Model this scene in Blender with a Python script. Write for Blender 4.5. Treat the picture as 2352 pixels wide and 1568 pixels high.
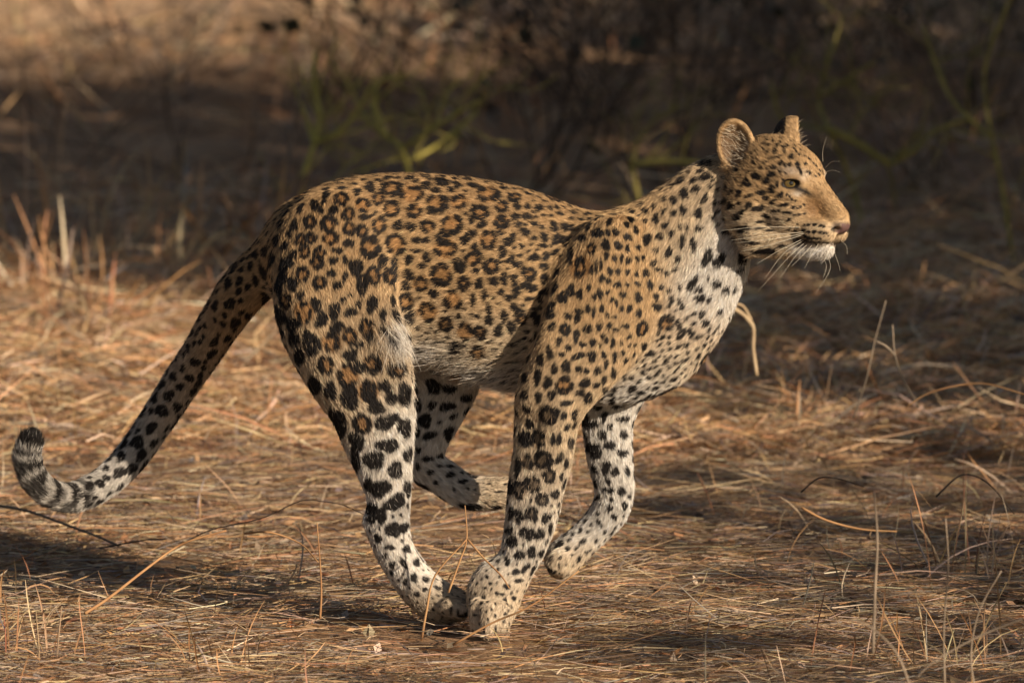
import bpy, bmesh, math, random, time
import numpy as np
from mathutils import Vector, Matrix, kdtree
from mathutils.bvhtree import BVHTree

T0 = time.time()
for o in list(bpy.data.objects):
    bpy.data.objects.remove(o, do_unlink=True)
scene = bpy.context.scene
col = scene.collection
rnd = random.Random(7)
rng = np.random.default_rng(7)

# ------------------------------------------------------------------ camera
CAM = np.array([0.0, -18.0, 2.4])
AIM = np.array([0.0, 0.0, 0.5])
FRAME_W = 1.764                       # metres across the frame at the leopard
S = FRAME_W / 2352.0                  # metres per photo unit at the leopard
cam_data = bpy.data.cameras.new('camera')
cam = bpy.data.objects.new('camera', cam_data)
col.objects.link(cam)
scene.camera = cam
cam.location = Vector(CAM)
fwd = (AIM - CAM) / np.linalg.norm(AIM - CAM)
cam.rotation_euler = Vector(fwd).to_track_quat('-Z', 'Y').to_euler()
DIST = float(np.linalg.norm(AIM - CAM))
cam_data.sensor_width = 36.0
cam_data.lens = 36.0 * DIST / FRAME_W
cam_data.clip_start = 0.5
cam_data.clip_end = 400.0
cam_data.dof.use_dof = True
cam_data.dof.focus_distance = DIST - 0.08
cam_data.dof.aperture_fstop = 6.6
cam_data.dof.aperture_blades = 9
right = np.array([1.0, 0.0, 0.0])
up = np.cross(right, fwd)

# ------------------------------------------------------------------ light
SUN_AZ = math.radians(48.0)           # from the viewing axis towards the right, on the camera's side
SUN_EL = math.radians(21.0)
to_sun = Vector((math.sin(SUN_AZ) * math.cos(SUN_EL), -math.cos(SUN_AZ) * math.cos(SUN_EL), math.sin(SUN_EL)))
sun_data = bpy.data.lights.new('sun', 'SUN')
sun = bpy.data.objects.new('sun', sun_data)
col.objects.link(sun)
sun.rotation_euler = to_sun.to_track_quat('Z', 'Y').to_euler()
sun_data.energy = 5.0
sun_data.angle = math.radians(0.5)
sun_data.color = (1.0, 0.83, 0.64)
world = bpy.data.worlds.new('World')
scene.world = world
world.use_nodes = True
wn = world.node_tree.nodes
wl = world.node_tree.links
wn.clear()
sky = wn.new('ShaderNodeTexSky')
sky.sky_type = 'NISHITA'
sky.sun_disc = False
sky.sun_elevation = SUN_EL
sky.sun_rotation = math.atan2(to_sun.x, to_sun.y)
bg = wn.new('ShaderNodeBackground')
bg.inputs['Strength'].default_value = 0.048
wo = wn.new('ShaderNodeOutputWorld')
wl.new(sky.outputs[0], bg.inputs[0])
wl.new(bg.outputs[0], wo.inputs[0])
scene.cycles.use_denoising = True
scene.cycles.denoising_prefilter = 'ACCURATE'
scene.view_settings.view_transform = 'Standard'
scene.view_settings.look = 'None'
scene.view_settings.exposure = 0.30
scene.view_settings.gamma = 1.0
scene.view_settings.use_curve_mapping = False


def at(u, v, y=0.0):
    """point of the vertical plane at depth y seen at photo position (u, v) of a 2352 x 1568 frame"""
    d = fwd * DIST + right * ((u - 1176.0) * S) - up * ((v - 784.0) * S)
    t = (y - CAM[1]) / d[1]
    return CAM + d * t


def on_ground(u, v, z=0.0):
    d = fwd * DIST + right * ((u - 1176.0) * S) - up * ((v - 784.0) * S)
    t = (z - CAM[2]) / d[2]
    return CAM + d * t


def to_photo(p):
    q = np.asarray(p) - CAM
    k = DIST / (q @ fwd)
    return np.stack([1176.0 + (q @ right) * k / S, 784.0 - (q @ up) * k / S], -1)


def mat_new(name):
    m = bpy.data.materials.new(name)
    m.use_nodes = True
    n = m.node_tree.nodes
    b = n.get('Principled BSDF')
    return m, n, m.node_tree.links, b


def tag(o, label=None, cat=None, group=None, kind=None):
    if label: o['label'] = label
    if cat: o['category'] = cat
    if group: o['group'] = group
    if kind: o['kind'] = kind
    return o


def mesh_obj(name, verts, faces, mat=None, parent=None, smooth=True):
    me = bpy.data.meshes.new(name)
    me.from_pydata([tuple(map(float, v)) for v in verts], [], [tuple(f) for f in faces])
    if smooth:
        me.polygons.foreach_set('use_smooth', [True] * len(me.polygons))
    me.update()
    o = bpy.data.objects.new(name, me)
    col.objects.link(o)
    if mat: me.materials.append(mat)
    if parent: o.parent = parent
    return o


def catmull(pts, n):
    pts = np.asarray(pts, float)
    P = np.vstack([2 * pts[0] - pts[1], pts, 2 * pts[-1] - pts[-2]])
    out = []
    for i in range(1, len(P) - 2):
        for k in range(n):
            t = k / n
            a, b, c, d = P[i - 1], P[i], P[i + 1], P[i + 2]
            out.append(0.5 * (2 * b + (c - a) * t + (2 * a - 5 * b + 4 * c - d) * t * t + (3 * b - a - 3 * c + d) * t ** 3))
    out.append(P[-2])
    return np.array(out)

# ------------------------------------------------------------------ leopard: shape
# every limb is a spine of photo positions (u, v), depth y in metres, radius in photo units and depth ratio
SPINES = {
 'torso': [(745,590,.045,150,.72),(830,598,.04,190,.70),(940,600,.03,200,.66),(1050,622,.02,214,.60),(1150,652,.01,224,.56),
           (1250,682,.01,218,.54),(1350,706,.0,209,.58),(1420,708,-.005,203,.57),(1462,712,-.01,186,.57)],
 'breast': [(1410,765,-.01,146,.60),(1455,766,-.015,132,.60),(1490,732,-.015,116,.60),(1532,690,-.015,101,.60)],
 'neck': [(1440,680,-.01,174,.58),(1545,607,-.016,164,.58),(1600,536,-.016,133,.62),(1656,481,-.012,120,.64),(1700,455,-.005,105,.66)],
 'hind_near': [(770,575,-.020,128,.50),(772,700,-.044,140,.50),(808,815,-.055,124,.52),(850,915,-.055,101,.54),(868,1005,-.05,80,.58),
           (884,1085,-.045,60,.64),(893,1145,-.04,50,.70),(890,1203,-.035,50,.74),(906,1262,-.03,45,.82),(936,1312,-.025,45,.9),
           (972,1355,-.02,48,1.0),(1010,1382,-.02,48,1.05),(1042,1388,-.02,39,1.2)],
 'hind_far': [(800,640,.10,120,.5),(930,760,.125,120,.5),(1012,850,.125,92,.5),(1002,930,.12,70,.56),(982,1005,.11,50,.66),(972,1060,.11,47,.72),
           (1012,1092,.105,42,.8),(1062,1125,.10,40,.9),(1110,1134,.10,38,1.05),(1150,1132,.10,34,1.1)],
 'fore_near': [(1408,575,-.072,82,.50),(1390,685,-.087,120,.45),(1345,790,-.096,108,.48),(1285,880,-.098,90,.55),(1258,955,-.085,75,.62),
           (1248,1040,-.085,68,.66),(1233,1110,-.085,64,.7),(1222,1180,-.085,59,.74),(1206,1245,-.085,51,.78),(1187,1292,-.085,46,.84),
           (1150,1345,-.085,56,.86),(1133,1398,-.09,52,.95),(1132,1434,-.095,33,1.4)],
 'toe_a': [(1100,1395,-.118,24,1),(1098,1440,-.125,18,1)],
 'toe_b': [(1124,1400,-.135,24,1),(1124,1450,-.145,18,1)],
 'toe_c': [(1150,1400,-.130,23,1),(1152,1448,-.138,18,1)],
 'toe_d': [(1030,1392,-.058,24,1),(1060,1402,-.066,19,1)],
 'toe_e': [(1035,1380,-.028,26,1),(1070,1382,-.032,20,1)],
 'elbow': [(1232,905,-.105,40,.8),(1208,930,-.102,24,.8)],
 'heel': [(872,1190,-.035,30,.7),(850,1196,-.035,17,.8)],
 'scapula': [(1410,530,-.090,30,.5),(1385,620,-.112,40,.5),(1352,720,-.121,38,.5)],
 'triceps': [(1312,690,-.104,46,.5),(1288,790,-.120,52,.5),(1262,865,-.118,40,.5)],
 'hamstring': [(705,620,-.055,44,.5),(715,705,-.079,46,.5),(752,810,-.084,46,.5),(805,920,-.080,36,.5)],
 'quad': [(850,620,-.066,50,.5),(862,720,-.082,52,.5),(885,810,-.088,46,.5),(905,885,-.084,36,.5)],
 'forearm': [(1280,930,-.122,34,.6),(1268,1020,-.118,30,.6),(1250,1100,-.112,22,.6)],
 'toe_f': [(1130,1116,.088,19,1),(1160,1112,.085,16,1)],
 'toe_g': [(1128,1142,.082,20,1),(1160,1146,.078,16,1)],
 'toe_h': [(1285,1280,.045,22,1),(1272,1302,.042,17,1)],
 'toe_i': [(1302,1285,.052,22,1),(1296,1308,.05,17,1)],
 'palm': [(1125,1318,-.085,30,.9),(1103,1352,-.085,30,.9),(1105,1400,-.088,26,.9)],
 'fore_far': [(1440,760,.05,110,.5),(1410,880,.06,80,.55),(1396,960,.06,60,.62),(1401,1050,.06,52,.68),(1411,1120,.06,45,.74),(1400,1172,.065,43,.76),
           (1365,1215,.07,38,.82),(1325,1252,.07,38,.9),(1296,1280,.07,42,1.0),(1288,1296,.07,33,1.1)],
 'tail': [(690,560,.05,66,.8),(620,610,.07,60,.85),(560,665,.10,55,.95),(505,742,.15,48,1),(462,812,.19,44,1),(420,872,.22,42,1),(380,935,.24,40,1),(340,995,.25,38,1),
           (300,1050,.245,37,1),(255,1096,.23,35,1),(210,1126,.20,34,1),(160,1142,.17,32,1),(112,1130,.14,30,1),(78,1097,.13,29,1),(63,1052,.13,29,1),(70,1016,.13,26,1)],
}
SEGS = {}
for nm, pts in SPINES.items():
    P = catmull(pts, 4)
    W = np.array([at(p[0], p[1], p[2]) for p in P])
    SEGS[nm] = (W, P[:, 3] * S, P[:, 4])


def chain_sd(nm, X, want_t=False):
    W, R, K = SEGS[nm]
    best = np.full(X.shape[0], 1e3, np.float32)
    bi = np.zeros(X.shape[0], np.float32)
    for i in range(len(W) - 1):
        a, b = W[i], W[i + 1]
        abx, abz = b[0] - a[0], b[2] - a[2]
        L2 = abx * abx + abz * abz + 1e-12
        px, pz = X[:, 0] - a[0], X[:, 2] - a[2]
        t = np.clip((px * abx + pz * abz) / L2, 0, 1)
        dx, dz = px - t * abx, pz - t * abz
        k = K[i] + (K[i + 1] - K[i]) * t
        dy = (X[:, 1] - a[1] - t * (b[1] - a[1])) / k
        d = np.sqrt(dx * dx + dz * dz + dy * dy) - (R[i] + (R[i + 1] - R[i]) * t)
        if want_t:
            m = d < best
            bi[m] = i + t[m]
        best = np.minimum(best, d)
    return (best, bi) if want_t else best


def smin(a, b, k):
    h = np.clip(0.5 + 0.5 * (b - a) / k, 0, 1)
    return b + (a - b) * h - k * h * (1 - h)


def smax(a, b, k):
    return -smin(-a, -b, k)


# head frame: forward / near side / up, in photo units from its centre
HYAW = math.radians(33.0)
HC = at(1790, 440, -0.07)
HF = right * math.cos(HYAW) - fwd * math.sin(HYAW)
HN = -right * math.sin(HYAW) - fwd * math.cos(HYAW)
HU = up.copy()


def to_head(X):
    q = X - HC
    return np.stack([q @ HF, q @ HN, q @ HU], -1) / S


def from_head(p):
    p = np.asarray(p, float)
    return HC + (p[..., 0:1] * HF + p[..., 1:2] * HN + p[..., 2:3] * HU) * S


def ell(h, c, r, rot=None):
    q = h - np.asarray(c, np.float32)
    if rot is not None:
        q = q @ rot
    q = q / np.asarray(r, np.float32)
    n = np.sqrt((q * q).sum(-1))
    n2 = np.sqrt((q * q / np.asarray(r, np.float32) ** 2).sum(-1)) + 1e-9
    return n * (n - 1) / n2


def cap(h, a, b, ra, rb, ky=1.0):
    a = np.asarray(a, np.float32); b = np.asarray(b, np.float32)
    ab = b - a
    t = np.clip(((h - a) @ ab) / (ab @ ab), 0, 1)
    q = h - a - t[:, None] * ab
    q[:, 1] /= ky
    return np.sqrt((q * q).sum(-1)) - (ra + (rb - ra) * t)


def frame_from(z, upv):
    z = np.asarray(z, float); z = z / np.linalg.norm(z)
    x = np.cross(upv, z); x = x / np.linalg.norm(x)
    y = np.cross(z, x)
    return np.stack([x, y, z], 1)


EYE = (50.0, 39.5, 17.0)
EYE_R = 19.5
# ears: centre, facing direction, up direction, half width, half height (head frame)
EARS = [((-84.0, 52.0, 102.0), (0.42, 0.90, 0.02), (-0.10, 0.25, 1.0), 44.0, 66.0, 26.0),
        ((-4.0, -62.0, 114.0), (0.86, -0.50, 0.05), (0.22, -0.30, 1.0), 38.0, 60.0, 44.0)]


def head_sd(X):
    h = to_head(X).astype(np.float32)
    hm = h.copy(); hm[:, 1] = np.abs(hm[:, 1])
    d = ell(h, (-22, 0, 32), (112, 80, 96))
    d = smin(d, ell(h, (50, 0, 34), (58, 60, 58)), 22)
    d = smin(d, ell(hm, (-50, 50, -28), (58, 42, 84)), 16)        # cheek ruff
    d = smin(d, ell(h, (40, 0, -52), (84, 72, 62)), 26)           # face below the eyes
    d = smin(d, cap(h, (82, 0, 12), (156, 0, -62), 35, 27, 0.86), 16)
    d = smin(d, ell(hm, (112, 25, -93), (53, 29, 33)), 12)        # whisker pads
    d = smin(d, ell(h, (156, 0, -79), (28, 29, 19)), 9)           # nose
    jaw = smin(ell(h, (98, 0, -129), (44, 31, 23)), cap(hm, (90, 6, -120), (-30, 40, -100), 26, 46), 14)
    d = smin(d, jaw, 5)
    d = smin(d, ell(hm, (58, 45, 40), (34, 20, 12)), 12)          # brow
    d = smax(d, -ell(hm, (71, 56, 17), (23, 14, 9.5)), 4)          # eye socket
    d = smax(d, -ell(hm, (165, 21, -87), (13, 7, 6)), 4)          # nostril
    d = smax(d, -cap(h, (172, 0, -97), (164, 0, -118), 2.5, 2.5), 3)
    d = smax(d, -cap(hm, (156, 20, -118), (70, 56, -110), 4, 6), 4)   # mouth line
    for c, f, u, w, t, dp in EARS:
        R = frame_from(f, np.array(u)).astype(np.float32)
        o = ell(h, c, (w, t, dp), R)
        q = np.asarray(c) + np.asarray(f) / np.linalg.norm(f) * dp * .62 + np.asarray(u) * 3
        i = ell(h, q, (w * .85, t * .86, dp), R)
        e = smax(o, -i, 5)
        d = smin(d, e, 10)
    return d * S


def build_leopard_mesh():
    import openvdb
    vox = 0.005
    lo = np.array([-0.90, -0.26, -0.03]); hi = np.array([0.62, 0.33, 0.94])
    n = np.ceil((hi - lo) / vox).astype(int) + 1
    gx, gy, gz = [lo[i] + vox * np.arange(n[i]) for i in range(3)]
    F = np.full(n, 0.05, np.float32)
    boxes = {}
    for nm, (W, R, K) in SEGS.items():
        m = 0.055
        rr = R * np.maximum(K, 1)
        a = np.floor(((W - rr[:, None]).min(0) - m - lo) / vox).astype(int)
        b = np.ceil(((W + rr[:, None]).max(0) + m - lo) / vox).astype(int) + 1
        boxes[nm] = (np.maximum(a, 0), np.minimum(b, n))
    blend = {'torso': .001, 'breast': .05, 'neck': .05, 'hind_near': .05, 'fore_near': .038, 'hind_far': .03, 'fore_far': .03, 'tail': .02,
             'scapula': .014, 'triceps': .014, 'hamstring': .014, 'quad': .014, 'forearm': .012, 'toe_f': .004, 'toe_g': .004, 'toe_h': .004, 'toe_i': .004, 'palm': .012, 'elbow': .010, 'heel': .010, 'toe_a': .004, 'toe_b': .004, 'toe_c': .004, 'toe_d': .004, 'toe_e': .004}
    for nm, k in blend.items():
        a, b = boxes[nm]
        sl = tuple(slice(a[i], b[i]) for i in range(3))
        G = np.stack(np.meshgrid(gx[sl[0]], gy[sl[1]], gz[sl[2]], indexing='ij'), -1).reshape(-1, 3).astype(np.float32)
        # skip voxels far from the chain's bounding tube
        v = chain_sd(nm, G).reshape(F[sl].shape)
        F[sl] = smin(F[sl], v, k)

    def up2(A, ax):
        A = np.moveaxis(A, ax, 0)
        B = np.empty((A.shape[0] * 2 - 1,) + A.shape[1:], np.float32)
        B[0::2] = A
        B[1::2] = 0.5 * (A[1:] + A[:-1])
        return np.moveaxis(B, 0, ax)
    for ax in range(3):
        F = up2(F, ax)
    v2 = vox / 2
    n2 = F.shape
    ha = np.floor((HC - np.array([.16, .15, .14]) - lo) / v2).astype(int)
    hb = np.ceil((HC + np.array([.16, .17, .16]) - lo) / v2).astype(int)
    ha = np.maximum(ha, 0); hb = np.minimum(hb, n2)
    sl = tuple(slice(ha[i], hb[i]) for i in range(3))
    G = np.stack(np.meshgrid(*[lo[i] + v2 * np.arange(ha[i], hb[i]) for i in range(3)], indexing='ij'), -1).reshape(-1, 3).astype(np.float32)
    v = head_sd(G).reshape(F[sl].shape)
    F[sl] = smin(F[sl], v, .014)
    F = np.clip(F, -0.02, 0.02)
    g = openvdb.FloatGrid(0.02)
    g.copyFromArray(np.ascontiguousarray(F))
    pts, tris, quads = g.convertToPolygons(isovalue=0.0, adaptivity=0.0)
    pts = pts * v2 + lo
    return pts, quads, tris


def smooth_verts(V, Q, it, w=None, lam=0.5):
    E = np.vstack([Q[:, [0, 1]], Q[:, [1, 2]], Q[:, [2, 3]], Q[:, [3, 0]]])
    E = np.vstack([E, E[:, ::-1]])
    cnt = np.bincount(E[:, 0], minlength=len(V)).astype(float)
    for _ in range(it):
        A = np.stack([np.bincount(E[:, 0], weights=V[E[:, 1], k], minlength=len(V)) for k in range(3)], 1) / cnt[:, None]
        D = (A - V) * lam
        if w is not None: D *= w[:, None]
        V = V + D
    return V


LV, LQ, LT = build_leopard_mesh()
if np.einsum('ij,ij->', LV[LQ[:, 0]] - LV.mean(0), np.cross(LV[LQ[:, 2]] - LV[LQ[:, 0]], LV[LQ[:, 3]] - LV[LQ[:, 1]])) < 0:
    LQ = LQ[:, ::-1].copy()          # faces outwards
hw = to_head(LV)
in_head = np.exp(-np.maximum(0, np.linalg.norm(hw - np.array([30, 0, 0]), axis=1) - 190) / 25)
paw_w = np.clip((to_photo(LV)[:, 1] - 1300) / 60, 0, 1) * .75
LV = smooth_verts(LV, LQ, 22, (1.0 - 0.9 * in_head) * (1 - paw_w))
LV = smooth_verts(LV, LQ, 1)
print('leopard mesh', len(LV), len(LQ), len(LT), time.time() - T0)
leopard = mesh_obj('leopard', LV, LQ)
# ------------------------------------------------------------------ leopard: coat marks, plus painted toe-crease and jaw shade, read off the photograph
# each mark: x, y, half width, half height [, angle]; a leading 1 in the last slot of a 6-tuple makes a rosette
def marks(off, k, rows):
    out = []
    for r in rows:
        ang = r[4] if len(r) > 4 else 0
        ring = r[5] if len(r) > 5 else 0
        out.append((off[0] + k * r[0], off[1] + k * r[1], k * r[2], k * r[3], ang, ring))
    return out


def R(x, y, a, b, g=0): return (x, y, a, b, g, 1)


MARKS = marks((564.5, 357.5), .3721, [
 (1110,130,35,15),(1010,140,30,15),(880,140,30,12),R(590,265,45,45),(690,225,28,20),(770,195,35,30),R(905,200,75,45),R(1030,235,78,48,-20),
 (1115,185,30,22),(1215,165,50,24),(1305,183,27,22),(1175,215,35,15),(1265,213,22,18),(1375,150,30,14),(1410,187,35,15),R(1500,235,80,48),
 R(1660,260,45,30),(425,305,25,40),(485,285,18,16),(463,335,20,25),(540,335,30,32),R(725,305,50,50),R(820,265,40,45),R(900,330,50,55),R(1040,345,60,45),
 R(1185,300,70,60),R(1320,285,45,55),R(1445,350,60,50),R(1580,320,40,40),(1675,315,20,20),(1740,318,18,18),R(635,360,40,45),(740,378,45,18,-15),
 R(395,405,42,45),R(510,420,55,50),R(640,450,40,45),R(715,465,40,40),R(825,430,48,55),(940,430,30,35),(1020,440,28,32),R(1120,440,48,40),R(1270,425,70,65),
 (1395,395,25,25),(1460,425,30,22,-30),R(1580,410,55,45),(1665,378,25,20),(1740,375,28,20),(1685,425,22,18),R(525,510,58,45),R(340,515,40,40),R(405,510,38,38),
 (635,540,32,28),R(770,560,65,70),R(925,545,65,65),(1055,520,32,22),(1115,522,25,22),(1215,498,45,30),(1355,520,32,30),(1395,480,30,25),R(1500,520,45,65),
 (1570,478,18,18),(1620,530,28,28),R(455,600,40,40),R(365,590,40,45),R(1230,572,80,50),(1050,588,38,15),(1415,563,25,22),(1585,595,28,35),(565,585,35,20),
 R(440,655,45,50),(540,645,28,25),(612,645,18,28),(765,625,25,20),(845,650,30,42),(915,668,26,38),(1005,640,32,30),(1118,628,25,30),(1088,680,25,20),R(1410,630,60,48),
 R(1515,685,50,50),(1320,680,40,45),(1420,712,25,22),R(1205,735,65,75),(680,690,40,60),R(790,740,45,65),(1010,735,38,32),(990,805,32,28),R(1085,790,40,60),
 (530,725,28,25),(612,745,18,32),(565,800,32,25),R(350,730,40,52),(245,670,40,50),R(890,745,45,50),(1160,850,30,28),R(1345,790,45,50),(1440,790,28,35),(1535,775,25,35),
 R(455,780,45,45),(290,790,30,50),(220,760,35,45),(600,890,20,22),(645,862,18,15),(695,915,18,28),(645,965,38,30),R(990,900,50,60),R(1125,960,50,70),R(1280,890,60,60),
 (1405,890,18,40),(1475,860,20,35),R(360,960,42,80),(435,920,32,45),(465,1010,38,50),R(245,895,45,50),(205,985,35,60),(290,1040,40,45),(120,890,25,50),(145,970,25,40),
 (780,915,35,50),(720,790,40,60),(545,960,38,50),(560,1060,45,40),(400,1160,50,80),(300,1130,36,45),R(490,1290,50,60),R(530,1150,52,75),R(640,1110,45,60),R(745,1055,45,58),(765,1115,32,30),
 (700,1165,25,25),(645,1230,38,45),(705,1300,40,38),R(785,1280,55,70),R(935,1315,58,50),R(630,1360,60,80),R(755,1450,50,80),(855,1420,38,40),(895,1500,30,40),(985,1470,38,55),(640,1490,60,70),
 R(1240,1040,45,55),R(1360,1080,50,60),R(1450,1090,45,45),(1300,1180,40,35),R(1440,1210,45,50),(1500,1010,22,40),(1590,990,18,45),(1560,1080,25,40),(1640,1060,25,45),(1690,970,30,30),
 (1640,640,22,30),(1690,670,20,20),(1720,710,22,28),(1600,760,20,40),(1660,780,18,35),(1720,800,20,30),(1660,850,18,35),(1500,950,18,45),(1010,1000,40,40),(1700,560,18,18),(1735,480,22,22),
 (60,610,22,30),(30,680,18,30),(120,590,25,30),(190,520,25,32),(240,560,22,35),(160,640,25,45),(110,720,25,45),(60,770,20,40),(300,430,28,32),(270,480,22,28),(290,610,25,35),(200,820,25,50),(340,860,25,28),(330,1240,30,60),(420,1420,40,60),(520,1450,35,60),
])
MARKS += marks((1081.9, 423.4), .42, [
 (255,122,18,18),(310,118,16,14),(305,180,26,18),(240,178,22,20),R(165,215,46,32),(260,222,20,14),(430,130,18,12),(370,130,25,18),(350,215,20,14),(560,155,22,10),(640,165,20,10),(490,160,20,10),(700,185,25,10),
 (160,268,18,18),(230,290,20,22),(200,320,22,20),(170,370,25,30),(290,255,20,18),(455,235,25,25),(510,235,18,25),(550,240,20,20),(400,290,20,28),(395,335,22,14),(470,300,25,32),
 R(110,450,42,38),(345,400,28,22),(410,395,18,28),(400,450,25,20),(245,440,25,18),(235,510,20,20),(180,510,22,28),R(320,490,38,40),(405,515,22,32),(330,565,30,26),(255,580,18,22),(405,590,28,22),(380,630,20,18),
 (320,625,22,14),(205,620,20,20),(185,715,18,28),(235,670,18,26),(340,680,14,12),(445,660,18,18),R(275,735,28,40),(360,735,26,38),(430,700,22,35),
 (520,310,26,30),(610,290,22,22),R(660,350,24,35),(735,330,26,28),(805,335,22,22),(690,265,28,26),(745,265,18,20),(790,260,20,18),(855,290,22,22),(960,300,24,32),(915,345,14,16),(855,355,14,20),
 R(600,450,30,75),(660,470,10,30),(685,450,9,35),(710,440,9,35),(740,390,14,26),(785,405,12,22),(823,405,12,22),(858,420,16,18),(910,410,12,18),(940,400,10,16),(760,475,14,22),(803,480,12,22),(855,480,12,16),(905,490,12,14),
 (545,385,16,40),(545,580,22,36),(500,620,24,36),(595,600,16,30),(715,515,18,20),(750,530,14,16),(645,565,14,18),(800,550,20,18),(855,550,12,12),(910,545,18,12),(705,600,16,32),(675,615,12,22),(745,590,12,12),(830,605,18,16),
 (770,630,14,12),(795,650,9,22),(915,620,22,26),(865,680,16,22),(825,680,10,22),(715,680,12,28),(670,700,11,28),(640,680,12,26),(915,705,20,20),(785,725,14,12),(745,715,10,18),(530,720,22,20),(590,695,22,16),(580,735,18,22),
 R(515,795,32,35),(575,830,18,38),(637,790,22,28),(700,780,16,22),(755,775,16,20),(790,795,18,12),(845,775,20,14),R(935,790,32,42),(480,860,16,26),(530,895,16,22),(610,875,20,16),(665,865,18,22),(720,830,10,18),(740,855,10,20),
 (775,865,12,28),(820,870,10,14),(865,835,12,12),(865,880,10,9),(895,880,10,12),(705,880,8,14),(495,930,16,14),(585,940,40,18,-12),(660,940,22,32),(725,935,13,22),(785,945,13,32),(830,920,12,14),(890,930,8,18),(845,965,14,16),(905,965,8,10),
 (520,995,28,30),(590,1010,20,20),(630,1020,16,16),(690,1020,18,26),(738,985,12,26),(780,1035,14,32),(835,1045,10,20),(880,1055,14,16),(910,1000,10,8),R(510,1100,50,48),(625,1085,28,28),(685,1098,18,16),(727,1070,14,22),(600,1140,25,22),
 (640,1170,28,28),(735,1130,14,22),(790,1115,14,18),(455,1010,18,32),(430,920,18,40),(380,960,18,40),(365,1050,20,45),(420,1080,22,36),(440,1150,26,26),(520,1195,35,16),(505,1265,16,22),(690,1210,26,26),(775,1185,22,22),(880,1115,25,18),(930,1135,30,12,-10),
 (880,1190,20,8),(800,1215,35,12,-10),(565,1260,18,28),(610,1280,20,36),(525,1330,14,16),
 (1060,80,14,14),(1110,85,20,22),(1165,45,22,22),(1160,140,20,26),(1110,155,18,18),(1010,190,18,32),(950,200,14,16),(955,145,18,16),(1060,225,16,18),(1140,230,12,14),(1180,240,8,18),(1097,270,18,20),(1245,160,18,36),(1245,240,22,16),
 (1030,285,20,22),(1155,310,13,32),(1215,330,13,34),(1080,370,18,28),(1010,360,16,14),(998,430,20,16,-30),(1025,465,22,14),(1070,487,14,15),(1130,410,14,16),(1290,400,45,18,-60),(1355,415,36,22,-55),(1505,380,40,28),(1470,468,18,13),(1340,545,22,18),
 (1395,580,16,20),(1440,575,10,13),(978,550,18,26),(1040,565,16,15),(1080,580,14,14),(1210,540,42,16,-50),(1245,575,20,15),(1295,510,7,11),(1250,622,22,20),(1300,630,12,13),(1010,615,14,22),(1015,670,26,20),(1095,630,13,18),(1080,665,12,13),(1140,560,8,18),
 (1140,640,12,16),(1155,670,12,16),R(1065,755,44,46),(1135,765,14,22),(1145,825,18,18),(1160,800,15,18),(1200,810,18,20),(1260,708,18,15),(1215,710,18,7,-20),(1280,755,18,16),(1240,835,28,9,-15),(1360,695,14,12),(945,885,15,22),(978,925,26,18),(1045,905,10,9),
 (1060,940,8,8),(1090,940,8,8),(1120,937,10,11),(1185,915,8,12),(1005,965,14,11),(1035,1015,12,12),(1080,995,12,11),(945,1025,14,15),(972,1055,16,11),(1020,852,10,9),(1150,965,6,8),(1075,1050,6,6),(1010,1110,20,10),
 (880,150,20,12),(930,110,18,10),(850,220,14,18),(900,250,14,20),(940,60,16,14),(1000,120,12,16),(1050,150,12,18),
])
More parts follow.
